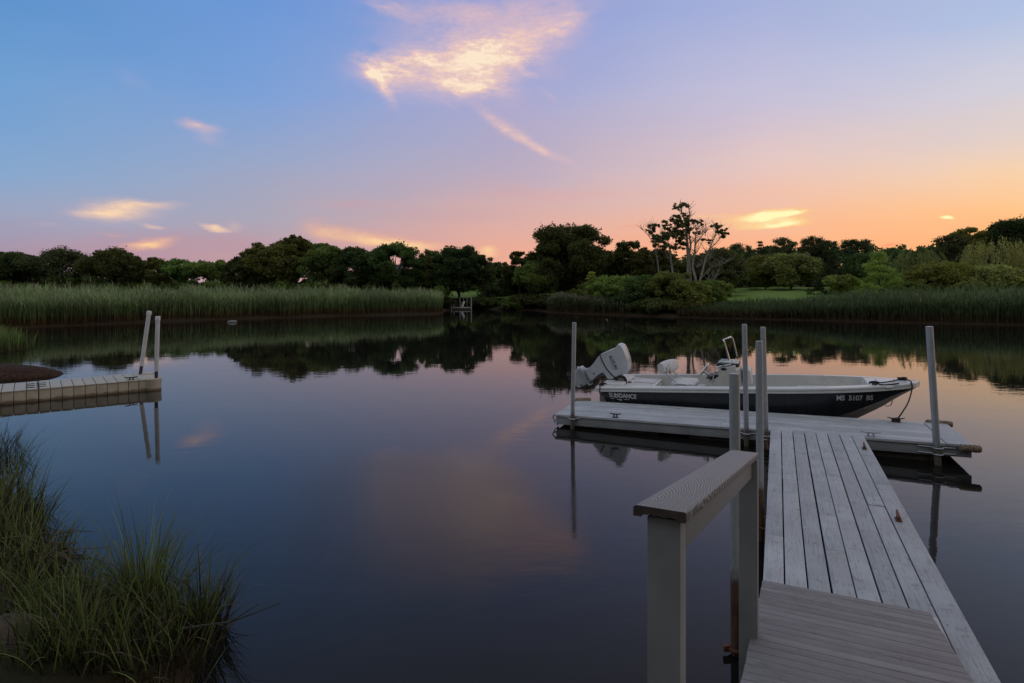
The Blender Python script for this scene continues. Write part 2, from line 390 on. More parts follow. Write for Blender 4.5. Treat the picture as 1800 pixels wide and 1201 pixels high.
GLASSD = simple('dark_window_glass', (0.02, 0.022, 0.025), 0.08, var=0.1)
def glass():
    m, k, b, out = newmat('tinted_acrylic')
    g = k.n.new('ShaderNodeBsdfGlossy'); g.inputs[0].default_value = (0.8, 0.8, 0.8, 1); g.inputs['Roughness'].default_value = 0.05
    t = k.n.new('ShaderNodeBsdfTransparent'); t.inputs[0].default_value = (0.72, 0.78, 0.78, 1)
    mx = k.n.new('ShaderNodeMixShader'); mx.inputs[0].default_value = 0.012
    k.l.new(t.outputs[0], mx.inputs[1]); k.l.new(g.outputs[0], mx.inputs[2]); k.l.new(mx.outputs[0], out.inputs[0])
    return m
ACRYL = glass()
def pile(name, z_line, top, low, metal=0.5, rough=0.45):
    """pipe that is clean above the tide line and stained below it"""
    m, k, b, _ = newmat(name)
    co = k.coord('Object'); sx = k.n.new('ShaderNodeSeparateXYZ'); k.put(sx.inputs[0], co)
    n = k.noise(k.mapping(co, scale=(1, 1, .4)), 16, 7, 0.7)
    zz = k.math('ADD', sx.outputs[2], k.math('MULTIPLY', k.math('SUBTRACT', n, 0.5), 0.5))
    f = k.mrange(zz, z_line + .08, z_line - .08)
    c = k.mix(k.mrange(n, 0.3, 0.7), [v * .85 for v in top], [v * 1.1 for v in top])
    c = k.mix(k.math('MULTIPLY', k.mrange(k.noise(co, 23, 6, 0.7), .58, .7), .4), c, [v * .5 for v in top])
    k.put(b.inputs['Base Color'], k.mix(f, c, k.mix(k.mrange(n, .35, .65), low, [v * .4 for v in low])))
    k.put(b.inputs['Metallic'], k.mrange(f, 0, 1, metal, 0.0)); k.put(b.inputs['Roughness'], k.mrange(f, 0, 1, rough, .85))
    return m
POLEM = pile('galvanised_pole', 0.28, (0.44, 0.455, 0.47), (0.16, 0.135, 0.10), 0.35)
POLER = pile('galvanised_pole_rusty_foot', 0.55, (0.42, 0.44, 0.44), (0.14, 0.075, 0.04), 0.3)
def bandmat(name):   # plastic dock side with brown tide stain at its foot
    m, k, b, _ = newmat(name)
    co = k.coord('Object'); sx = k.n.new('ShaderNodeSeparateXYZ'); k.put(sx.inputs[0], co)
    n = k.noise(co, 5, 6, 0.6)
    c = k.mix(k.mrange(n, .3, .7), (0.43, 0.375, 0.27), (0.54, 0.475, 0.35))
    f = k.mrange(k.math('ADD', sx.outputs[2], k.math('MULTIPLY', k.math('SUBTRACT', n, .5), .10)), 0.085, 0.02)
    k.put(b.inputs['Base Color'], k.mix(k.math('MULTIPLY', f, .85), c, (0.12, 0.065, 0.025)))
    b.inputs['Roughness'].default_value = 0.55
    return m
TANSIDE = bandmat('tan_plastic_tide_stained')
def capmat():
    m, k, b, _ = newmat('embossed_composite_cap')
    co = k.coord('Object')
    v = k.mapping(k.vmath('ADD', co, k.vmath('SCALE', k.noise(k.mapping(co, scale=(3, 1, 3)), 3.0, 3, .5, out=1), scale=.05)), loc=(.72, 3.12, 0), scale=(5.0, 1.0, .01))
    w = k.n.new('ShaderNodeTexWave'); w.wave_type = 'RINGS'; w.rings_direction = 'Z'; k.put(w.inputs['Vector'], v)
    w.inputs['Scale'].default_value = 9.0; w.inputs['Distortion'].default_value = 1.4; w.inputs['Detail'].default_value = 3; w.inputs['Detail Scale'].default_value = .9
    n = k.noise(k.mapping(co, scale=(60, 4, 60)), 2.0, 4, .6)
    c = k.mix(k.mrange(w.outputs[0], .25, .8), (0.19, 0.18, 0.176), (0.33, 0.318, 0.313))
    c = k.mix(k.math('MULTIPLY', k.mrange(n, .4, .7), .3), c, (0.20, 0.19, 0.186))
    k.put(b.inputs['Base Color'], c); b.inputs['Roughness'].default_value = 0.65
    k.put(b.inputs['Normal'], k.bump(w.outputs[0], 0.5, 0.004))
    return m
CAPM = capmat()
CAPEND = simple('bare_cap_end', (0.09, 0.062, 0.05), 0.85, var=0.3, scale=30)
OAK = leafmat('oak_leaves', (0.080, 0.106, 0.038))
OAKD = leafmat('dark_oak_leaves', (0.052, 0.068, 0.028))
MID = leafmat('green_leaves', (0.118, 0.158, 0.052))
LIGHT = leafmat('light_green_leaves', (0.15, 0.205, 0.066))
PINE = leafmat('pine_needles', (0.052, 0.068, 0.032), trans=0.25)
SPRUCE = leafmat('spruce_needles', (0.034, 0.048, 0.024), trans=0.2)
OLIVE = leafmat('willow_leaves', (0.155, 0.172, 0.078))
REDBR = leafmat('reddish_leaves', (0.075, 0.05, 0.03))
def strawmat(name, low, mid, top, z0, z1, z2, var=.35, trans=.25):
    """grass whose bare stems are one colour and blades another (colour belongs to the height on the plant)"""
    m, k, b, out = newmat(name)
    sx = k.n.new('ShaderNodeSeparateXYZ'); k.put(sx.inputs[0], k.coord('Object'))
    isl = k.n.new('ShaderNodeNewGeometry').outputs['Random Per Island']
    z = k.math('ADD', sx.outputs[2], k.mrange(isl, 0, 1, -.15, .15, False))
    c = k.mix(k.mrange(z, z0, z1), low, mid); c = k.mix(k.mrange(z, z1, z2), c, top)
    big = k.noise(k.coord('Object'), .35, 4, .6)
    c = k.vmath('SCALE', c, scale=k.math('MULTIPLY', k.mrange(isl, 0, 1, 1 - var, 1 + var, False), k.mrange(big, .3, .7, .75, 1.2)))
    k.put(b.inputs['Base Color'], c); b.inputs['Roughness'].default_value = .65; b.inputs['Specular IOR Level'].default_value = .2
    tr = k.n.new('ShaderNodeBsdfTranslucent'); k.put(tr.inputs[0], c)
    mx = k.n.new('ShaderNodeMixShader'); mx.inputs[0].default_value = trans
    k.l.new(b.outputs[0], mx.inputs[1]); k.l.new(tr.outputs[0], mx.inputs[2]); k.l.new(mx.outputs[0], out.inputs[0])
    return m
REEDM = strawmat('reed_blades', (0.125, 0.066, 0.03), (0.155, 0.215, 0.08), (0.285, 0.36, 0.16), .30, .75, 1.7)
REEDM2 = strawmat('reed_blades_green', (0.085, 0.06, 0.028), (0.075, 0.11, 0.042), (0.125, 0.172, 0.072), .3, .8, 1.7)
STRAW = strawmat('straw', (0.14, 0.10, 0.05), (0.22, 0.18, 0.11), (0.28, 0.235, 0.16), .3, .8, 1.6)
MARSH = strawmat('marsh_grass_blades', (0.055, 0.05, 0.022), (0.155, 0.20, 0.05), (0.29, 0.36, 0.10), .12, .4, 1.1, .5)
MARSHB = strawmat('dead_marsh_grass', (0.05, 0.038, 0.024), (0.13, 0.10, 0.06), (0.22, 0.18, 0.11), .1, .3, .9, .5)
def groundmat():
    m, k, b, _ = newmat('bank_soil_and_grass')
    co = k.coord('Object'); n = k.noise(co, .9, 8, .65); n2 = k.noise(co, 14, 5, .6)
    c = k.mix(k.mrange(n, .35, .65), (0.036, 0.028, 0.017), (0.034, 0.042, 0.016))
    sx = k.n.new('ShaderNodeSeparateXYZ'); k.put(sx.inputs[0], co)
    c = k.mix(k.mrange(sx.outputs[2], .22, .06), c, (0.05, 0.03, 0.016))
    c = k.mix(k.math('MULTIPLY', k.mrange(n2, .4, .7), .5), c, (0.03, 0.028, 0.014))
    k.put(b.inputs['Base Color'], c); b.inputs['Roughness'].default_value = .95; b.inputs['Specular IOR Level'].default_value = .15
    k.put(b.inputs['Normal'], k.bump(n2, .8, .05))
    return m
def lawnmat():
    m, k, b, _ = newmat('mown_lawn')
    co = k.coord('Object'); n = k.noise(co, .16, 5, .6); n2 = k.noise(co, 6, 5, .7)
    c = k.mix(k.mrange(n, .3, .7), (0.15, 0.24, 0.042), (0.205, 0.295, 0.062))
    c = k.mix(k.math('MULTIPLY', k.mrange(n2, .35, .7), .45), c, (0.065, 0.11, 0.024))
    k.put(b.inputs['Base Color'], c); b.inputs['Roughness'].default_value = .9; b.inputs['Specular IOR Level'].default_value = .15
    k.put(b.inputs['Normal'], k.bump(n2, 1.0, .06))
    return m
def watermat():
    m, k, b, _ = newmat('still_pond_water')
    co = k.coord('Object')
    calm = k.mrange(k.noise(k.mapping(co, scale=(.5, 1, 1)), .16, 4, .55), .4, .62, .25, 1.0)
    r1 = k.noise(k.mapping(co, rot=(0, 0, R(12)), scale=(1, 2.0, 1)), 2.2, 4, .55, .3)
    r2 = k.noise(k.mapping(co, rot=(0, 0, R(-20)), scale=(1, 1.7, 1)), .55, 3, .5)
    sx = k.n.new('ShaderNodeSeparateXYZ'); k.put(sx.inputs[0], co)
    calm = k.math('MULTIPLY', calm, k.mrange(sx.outputs[1], 7.0, 13.0, 1.2, 1.0))
    h = k.math('ADD', k.math('MULTIPLY', k.math('MULTIPLY', r1, calm), .0016), k.math('MULTIPLY', r2, .0022))
    b.inputs['Base Color'].default_value = (0.011, 0.0105, 0.0095, 1)
    gx = k.math('DIVIDE', k.math('ADD', sx.outputs[0], 1.25), 2.2); gy = k.math('DIVIDE', k.math('ADD', sx.outputs[1], -6.9), 3.2)
    gd = k.math('ADD', k.math('SQRT', k.math('ADD', k.math('MULTIPLY', gx, gx), k.math('MULTIPLY', gy, gy))), k.mrange(k.noise(co, .55, 4, .6), .3, .7, -.25, .25, False))
    breeze = k.mrange(gd, 1.15, .35)          # a patch ruffled by fine capillary waves
    k.put(b.inputs['Roughness'], k.mrange(breeze, 0, 1, .022, .21, False)); b.inputs['Specular Tint'].default_value = (1, .74, .50, 1); b.inputs['IOR'].default_value = 1.333; b.inputs['Specular IOR Level'].default_value = .5
    n = k.n.new('ShaderNodeBump'); n.inputs['Strength'].default_value = 1.0; n.inputs['Distance'].default_value = 1.0; k.put(n.inputs['Height'], h)
    k.l.new(n.outputs[0], b.inputs['Normal'])
    return m

# ------------------------------------------------------------------ pond, ground, lawn
_far = [(-340, 612), (-120, 590), (0, 579), (100, 574), (250, 567.5), (400, 562), (600, 556), (776, 552.5)]
POND = [tuple(on(x, y).xy) for x, y in _far]
POND += [tuple(on(x, y).xy) for x, y in [(786, 546), (800, 543.5), (830, 543), (880, 545), (935, 546), (965, 549.5), (1010, 552), (1060, 553.5), (1120, 556), (1190, 558), (1230, 559),
                                         (1300, 561), (1400, 563), (1500, 566), (1620, 569), (1800, 572), (2100, 580), (2500, 600)]]
POND += [(46, 12), (38, 3), (16, 1.0), (6, 0.8), (2.2, 1.6), (0.2, 2.5), (-1.5, 3.1), (-2.0, 3.7), (-2.1, 4.25), (-2.6, 4.6), (-3.3, 4.9), (-4.2, 5.5),
         (-5.4, 6.7), (-7.2, 8.4), (-9.2, 10.0), (-13, 11.5), (-15.5, 15.0), (-12.8, 16.2), (-13.2, 17.6), (-18.6, 19.0), (-18.3, 23.0), (-22, 25.5)]
PA = np.array(POND)
def sdist(x, y):
    """signed distance to the pond edge, positive on land"""
    x = np.asarray(x, float); y = np.asarray(y, float); d = np.full(x.shape, 1e9); ins = np.zeros(x.shape, bool)
    for i in range(len(PA)):
        ax, ay = PA[i]; bx, by = PA[(i + 1) % len(PA)]
        ex, ey = bx - ax, by - ay; t = np.clip(((x - ax) * ex + (y - ay) * ey) / (ex * ex + ey * ey), 0, 1)
        d = np.minimum(d, np.hypot(x - ax - t * ex, y - ay - t * ey))
        c = (ay > y) != (by > y)
        ins ^= c & (x < (bx - ax) * (y - ay) / (by - ay + 1e-12) + ax)
    return np.where(ins, -d, d)
def hgt(x, y):
    x = np.asarray(x, float); y = np.asarray(y, float)
    d = sdist(x, y)
    wob = 0.05 * np.sin(x * 1.7 + 1.3 * np.sin(y * .9)) + 0.04 * np.sin(y * 2.3 + x * .6)
    near = np.clip((12 - y) / 6, 0, 1)
    land = 0.10 * (1 - np.exp(-d * 3)) + (0.38 - .22 * near + wob) * (1 - np.exp(-d / 2.5)) + np.clip(d, 0, 45) * 0.030 + near * np.clip(d - .5, 0, 3.5) * .10
    return np.where(d > 0, land, np.maximum(-1.3, d * .35))
def grid(name, xs, ys, fn, mat, keep=None):
    X, Y = np.meshgrid(xs, ys); Z = fn(X, Y); nx = len(xs)
    V = np.stack([X.ravel(), Y.ravel(), Z.ravel()], 1)
    ii, jj = np.meshgrid(np.arange(nx - 1), np.arange(len(ys) - 1)); a = (jj * nx + ii).ravel()
    Q = np.stack([a, a + 1, a + nx + 1, a + nx], 1)
    if keep is not None:
        kf = keep(X, Y).ravel(); Q = Q[kf[Q].all(1)]
        used = np.unique(Q); mp = np.full(len(V), -1); mp[used] = np.arange(len(used)); V = V[used]; Q = mp[Q]
    return npmesh(name, V, Q, mat, smooth=True)
xs = np.concatenate([[-3000, -900, -300, -130], np.linspace(-75, -9, 90), np.linspace(-8.6, 4, 70), np.linspace(4.6, 75, 100), [130, 300, 900, 3000]])
ys = np.concatenate([[-600, -150, -40], np.linspace(-12, 1, 20), np.linspace(1.3, 12, 60), np.linspace(12.6, 75, 110), [82, 92, 105, 125, 160, 300, 900, 4000]])
tag(grid('ground', xs, ys, hgt, groundmat()), kind='structure')
w = npmesh('water', [(-75, 0, 0), (75, 0, 0), (75, 75, 0), (-75, 75, 0)], [(0, 1, 2, 3)], watermat()); tag(w, kind='structure')
LAWN = lawnmat()
def lawn_keep(X, Y): return (sdist(X, Y) > 3.2)
tag(grid('lawn', np.linspace(12, 62, 90), np.linspace(40, 95, 90), lambda x, y: hgt(x, y) + .03, LAWN, lawn_keep), kind='structure')
tag(grid('lawn', np.linspace(-16, 6, 44), np.linspace(56, 84, 50), lambda x, y: hgt(x, y) + .45, LAWN, lawn_keep), kind='structure')

# ------------------------------------------------------------------ blades (reeds, grass): ribbons that bend
def blades(base, head, lean, bend, length, width, seg=4, twist=None):
    base = np.asarray(base, float); n = len(base)
    t = np.linspace(0, 1, seg + 1)
    ang = lean[:, None] + bend[:, None] * t[None, :] ** 1.3
    step = (length / seg)[:, None]
    dx = np.concatenate([np.zeros((n, 1)), np.cumsum(np.sin(ang[:, :-1]) * step, 1)], 1)
    dz = np.concatenate([np.zeros((n, 1)), np.cumsum(np.cos(ang[:, :-1]) * step, 1)], 1)
    hx, hy = np.cos(head), np.sin(head)
    tw = head + np.pi / 2 + (0 if twist is None else twist)
    sx, sy = np.cos(tw), np.sin(tw)
    wd = width[:, None] * np.clip(1.02 - t[None, :] ** 2.2, .06, 1) * .5
    px = base[:, 0:1] + dx * hx[:, None]; py = base[:, 1:2] + dx * hy[:, None]; pz = base[:, 2:3] + dz
    L = np.stack([px - wd * sx[:, None], py - wd * sy[:, None], pz], 2); Rr = np.stack([px + wd * sx[:, None], py + wd * sy[:, None], pz], 2)
    V = np.stack([L, Rr], 2).reshape(-1, 3)
    b = (np.arange(n) * 2 * (seg + 1))[:, None] + 2 * np.arange(seg)[None, :]
    Q = np.stack([b, b + 1, b + 3, b + 2], 2).reshape(-1, 4)
    return V, Q
def join(parts):
    V = []; Q = []; M = []; o = 0
    for v, q, m in parts: V.append(v); Q.append(q + o); M.append(np.full(len(q), m)); o += len(v)
    return np.concatenate(V), np.concatenate(Q), np.concatenate(M)
U = lambda a, b, n: RNG.uniform(a, b, n)
def reed_bed(name, pts, hmean, mats, wid=.035, straw=.06, leaves=4, hf=None):
    """pts (n,2) where the stems stand"""
    n = len(pts); z = np.maximum(hgt(pts[:, 0], pts[:, 1]), -.12)
    h = hmean * np.clip(RNG.normal(.94, .10, n), .6, 1.2) * (1 + .06 * np.sin(pts[:, 0] * .8) + .05 * np.sin(pts[:, 0] * 2.1 + pts[:, 1]) + .05 * np.sin(pts[:, 0] * 4.7 + 3 * pts[:, 1]))
    if hf is not None: h = h * hf(pts[:, 0], pts[:, 1])
    base = np.column_stack([pts, z - .05])
    parts = []
    head = U(0, 2 * np.pi, n); ln = np.abs(RNG.normal(0, .08, n))
    isst = RNG.random(n) < straw
    v, q = blades(base, head, ln, U(0, .12, n), h * .93, np.full(n, wid * .55), 3, U(-2, 2, n)); parts.append((v, q, 0))
    for k in range(leaves):
        lb = base.copy(); f = U(.35, .9, n); lb[:, 2] += h * f * .93; lb[:, 0] += np.sin(ln) * h * f * np.cos(head); lb[:, 1] += np.sin(ln) * h * f * np.sin(head)
        v, q = blades(lb, U(0, 2 * np.pi, n), U(.1, .5, n), U(.3, 1.3, n), U(.28, .55, n), np.full(n, wid), 3, U(-1, 1, n)); parts.append((v, q, 0))
    s = np.where(isst)[0]
    if len(s):
        v, q = blades(base[s], U(0, 6.28, len(s)), U(0, .1, len(s)), U(0, .5, len(s)), h[s] * U(.95, 1.16, len(s)), np.full(len(s), wid * .7), 4); parts.append((v, q, 1))
        pb = base[s].copy(); pb[:, 2] += h[s] * .92
        v, q = blades(pb, U(0, 6.28, len(s)), U(0, .3, len(s)), U(.2, .9, len(s)), U(.2, .34, len(s)), np.full(len(s), wid * 1.5), 3); parts.append((v, q, 1))
    V, Q, M = join(parts)
    return npmesh(name, V, Q, mats, mi=M)
def scatter(poly, n, test):
    poly = np.array(poly); lo, hi = poly.min(0), poly.max(0); out = []
    tot = 0
    while tot < n:
        p = RNG.uniform(lo, hi, (n * 3, 2)); ok = np.zeros(len(p), bool)
        for i in range(len(poly)):
            a, b = poly[i], poly[(i + 1) % len(poly)]
            c = (a[1] > p[:, 1]) != (b[1] > p[:, 1]); ok ^= c & (p[:, 0] < (b[0] - a[0]) * (p[:, 1] - a[1]) / (b[1] - a[1] + 1e-12) + a[0])
        p = p[ok]; p = p[test(p)]; out.append(p); tot += len(p)
    return np.concatenate(out)[:n]
def front(p, k):   # keep stems thick near the water, thin out behind
    d = sdist(p[:, 0], p[:, 1]); return (d > .05 + .35 * (.5 + .5 * np.sin(p[:, 0] * 1.3 + 2 * np.sin(p[:, 0] * .37)))) & (RNG.random(len(p)) < np.exp(-d / k) + .06)
lp = [(-34, 24), (-24, 29.5), (-16.8, 36), (-4.4, 44), (-4.0, 47.5), (-4.6, 53), (-14, 50), (-30, 43), (-45, 37)]
tag(reed_bed('reed_bed', scatter(lp, 12500, lambda p: front(p, 2.6)), 1.66, [REEDM, STRAW], hf=lambda x, y: np.interp(x, [-30, -10, -6, -4.6], [1.03, 1.0, .9, .78])),
    'tall green reeds with brown bare feet along the far bank beyond the tan plastic dock', 'reeds', kind='stuff')
rp = [tuple(on(x, y).xy) for x, y in [(1185, 558.5), (1235, 559.5), (1300, 561), (1400, 563), (1500, 566), (1620, 569), (1800, 572), (2050, 580)]] + [(46, 42), (30, 47), (19, 49), (15, 47)]
tag(reed_bed('reed_bed', scatter(rp, 9500, lambda p: (sdist(p[:, 0], p[:, 1]) > .02) & (RNG.random(len(p)) < np.exp(-sdist(p[:, 0], p[:, 1]) / 2.0) + .06)), 1.0, [REEDM2, STRAW], straw=.012, hf=lambda x, y: np.interp(XC + F * x / y, [1230, 1300, 1400, 1500, 1620, 1700, 1900], [.32, .38, .62, 1.2, 1.5, 1.62, 1.7])),
    'dark green reeds along the bank below the mown lawn, behind the boat bow', 'reeds', kind='stuff')
cp = [tuple(on(x, y).xy) for x, y in [(958, 549), (1010, 552.4), (1060, 553.8), (1110, 555.5)]] + [(9.0, 48.0), (5.5, 50.5), (3.2, 52.5)]
tag(reed_bed('reed_bed', scatter(cp, 1100, lambda p: (sdist(p[:, 0], p[:, 1]) > .05) & (RNG.random(len(p)) < np.interp(p[:, 0], [3, 6, 9.5], [1, .7, .1]))), 1.25, [REEDM2, STRAW], straw=.42, hf=lambda x, y: np.interp(x, [3, 4, 6, 9.5], [.7, 1.1, 1.0, .5])),
    'small patch of straw coloured reeds on the far bank below the largest oak', 'reeds', kind='stuff')

# ------------------------------------------------------------------ trees
def leaf_quads(P, size, flat=0.0, up=None):
    """a diamond leaf spray at every point"""
    n = len(P); a = RNG.normal(size=(n, 3)); a[:, 2] *= (1 - flat); a /= np.linalg.norm(a, axis=1)[:, None]
    b = RNG.normal(size=(n, 3)); b[:, 2] *= (1 - flat * .6); b -= a * (a * b).sum(1)[:, None]; b /= np.linalg.norm(b, axis=1)[:, None]
    if up is not None: a = up
    s = size * U(.65, 1.35, n)[:, None]
    V = np.stack([P - a * s, P + b * s * .48, P + a * s, P - b * s * .48], 1).reshape(-1, 3)
    return V, (np.arange(n)[:, None] * 4 + np.arange(4)[None, :])
def clump_pts(c, r, n, squash=.8, shell=.45):
    d = RNG.normal(size=(n, 3)); d /= np.linalg.norm(d, axis=1)[:, None]
    rr = r * (shell + (1 - shell) * RNG.random(n) ** .7) * (1 + .28 * RNG.normal(size=n) * .5)
    p = d * rr[:, None]; p[:, 2] *= squash
    return p + np.asarray(c)
def branches(mb, root, tips, r0, fork=.35, rnd=None, n=5, wig=.06):
    rnd = rnd or random
    for t in tips:
        t = Vector(t); a = Vector(root); f = fork * rnd.uniform(.7, 1.5)
        L = (t - a).length
        st = a.lerp(Vector((a.x, a.y, t.z)), min(.9, f)); 
        mid = st.lerp(t, .5) + Vector((rnd.uniform(-1, 1), rnd.uniform(-1, 1), rnd.uniform(.0, 1.2))) * L * wig
        mb.tube([st, st.lerp(mid, .5) + Vector((0, 0, L * .02)), mid, t], [r0 * .55, r0 * .4, r0 * .28, r0 * .1], n)
TREES = 'trees round the pond'
def make_tree(kind, base, H, Wd, leaf, label, name, cat='tree', bark=None, dens=1.0, low=.25, group=TREES, size=None, gaps=0.0):
    root = empty(name, label, cat, base, (0, 0, 0), group); rnd = random.Random(hash(label) % 9973 if False else sum(ord(c) * (i + 1) for i, c in enumerate(label)))
    mb = MB(); bark = bark or BARK; parts = []; rad = Wd / 2; r0 = max(.05, H * .018 + .02)
    size = size or .095 + .003 * H
    clumps = []
    if kind in ('round', 'airy', 'bush'):
        nc = int((26 if kind == 'round' else 20 if kind == 'airy' else 15) * (1 + .25 * (Wd / max(H, .1))))
        zc = (1 + low) / 2 * H; rz = (1 - low) / 2 * H
        for i in range(nc):
            u = rnd.uniform(-1, 1) if i else .9; ph = rnd.uniform(0, 6.283) + i * 2.4
            q = rnd.uniform(.55, .95) if kind != 'airy' else rnd.uniform(.5, 1.0)
            s = math.sqrt(max(0, 1 - u * u)); lobes = 1 + .16 * math.sin(ph * 2 + H) + .1 * math.sin(ph * 3 + 2)
            c = (rad * s * q * lobes * math.cos(ph), rad * s * q * lobes * math.sin(ph) * .9, zc + rz * u * q * .92)
            r = rad * rnd.uniform(.24, .40) * (1.0 if kind == 'round' else .82 if kind == 'airy' else 1.05)
            clumps.append((c, min(r, rz * .8)))
        # small sprays on the outline break it up
        for i in range(nc * 2):
            u = rnd.uniform(-.3, 1); ph = rnd.uniform(0, 6.283); s = math.sqrt(max(0, 1 - u * u)); q = rnd.uniform(.82, 1.03)
            clumps.append(((rad * s * q * math.cos(ph), rad * s * q * math.sin(ph) * .9, min(H * .98, zc + rz * u * q)), rad * rnd.uniform(.08, .2)))
        for c, r in clumps:
            if rnd.random() < gaps: continue
            parts.append(clump_pts(c, r, int(dens * 24 + dens * 330 * r * r / (size / .2) ** 2 * (.8 if kind == 'airy' else 1)), .7, .35))
        mb.tube([(0, 0, -.2), (rad * .03, 0, H * .2), (-rad * .04, rad * .03, H * .45), (0, 0, H * .72)], [r0 * 1.25, r0, r0 * .75, r0 * .3], 7)
        branches(mb, (0, 0, H * .16), [c for c, r in clumps[:nc]], r0, rnd=rnd)
        P = np.concatenate(parts); V, Q = leaf_quads(P, size, .15)
    elif kind == 'pine':      # open crown of flat plates
        nc = 34
        for i in range(nc):
            t = (i + .5) / nc; z = H * (low + (1 - low) * t ** .7); ph = i * 2.4 + rnd.uniform(-.6, .6)
            ext = rad * (.55 + .45 * math.sin(math.pi * min(1, t * .9 + .25))) * rnd.uniform(.45, 1.0) * (1 if t < .93 else .4)
            clumps.append(((ext * math.cos(ph), ext * math.sin(ph), z), rad * rnd.uniform(.16, .36)))
        for c, r in clumps: parts.append(clump_pts(c, r, int(dens * (24 + 620 * r * r)), .6, .0))
        mb.tube([(0, 0, -.2), (rad * .05, 0, H * .3), (-rad * .05, 0, H * .65), (0, 0, H * .96)], [r0 * 1.2, r0 * .95, r0 * .6, r0 * .15], 7)
        branches(mb, (0, 0, H * .3), [c for c, r in clumps], r0 * .9, fork=.6, rnd=rnd)
        P = np.concatenate(parts); V, Q = leaf_quads(P, size * .9, .35)
    elif kind == 'spruce':    # whorled cone
        lv = 15
        for i in range(lv):
            t = i / (lv - 1); z = H * (low * .5 + (1 - low * .5) * t * .97); R0 = rad * (1 - t) ** .85 + .08
            for j in range(max(3, int(9 * (1 - t) + 3))):
                ph = rnd.uniform(0, 6.283); q = rnd.uniform(.35, 1.05)
                clumps.append(((R0 * q * math.cos(ph), R0 * q * math.sin(ph), z - R0 * q * .22), .16 * rad + .12))
        for c, r in clumps: parts.append(clump_pts(c, r, int(dens * (26 + 120 * r)), .45, .2))
        mb.tube([(0, 0, -.2), (0, 0, H * .5), (0, 0, H * .98)], [r0, r0 * .6, r0 * .1], 7)
        P = np.concatenate(parts); V, Q = leaf_quads(P, size * .8, .3)
    else:                     # willow: hanging strands
        ns = int(190 * dens * Wd / 4); hd = []
        for i in range(ns):
            u = rnd.uniform(.05, 1); ph = rnd.uniform(0, 6.283); s = math.sqrt(1 - u * u); q = rnd.uniform(.5, 1.0)
            top = Vector((rad * s * q * math.cos(ph), rad * s * q * math.sin(ph), H * .50 + H * .49 * u * q)); clumps.append((tuple(top), .2))
            Ls = rnd.uniform(.22, .5) * H; m = int(30 * dens)
            t = RNG.random(m) ** .9
            drift = np.array([math.cos(ph), math.sin(ph)]) * rad * .22
            p = np.column_stack([top.x + drift[0] * t ** .6 + RNG.normal(0, .06, m), top.y + drift[1] * t ** .6 + RNG.normal(0, .06, m), top.z + .1 - Ls * t])
            parts.append(p); hd.append(np.tile(np.array([[math.cos(ph) * .25, math.sin(ph) * .25, -1.0]]), (m, 1)))
        mb.tube([(0, 0, -.2), (rad * .06, 0, H * .25), (0, rad * .05, H * .6)], [r0 * 1.4, r0 * 1.1, r0 * .6], 7)
        branches(mb, (0, 0, H * .2), [c for c, r in clumps[::9]], r0, rnd=rnd)
        P = np.concatenate(parts); up = np.concatenate(hd) + RNG.normal(0, .25, (len(P), 3)); up /= np.linalg.norm(up, axis=1)[:, None]
        V, Q = leaf_quads(P, size * .85, .2, up)
    lowz = P[:, 2].min()
    npmesh('crown', V, Q, leaf, root)
    mb.build('trunk', bark, root, smooth=True)
    return root
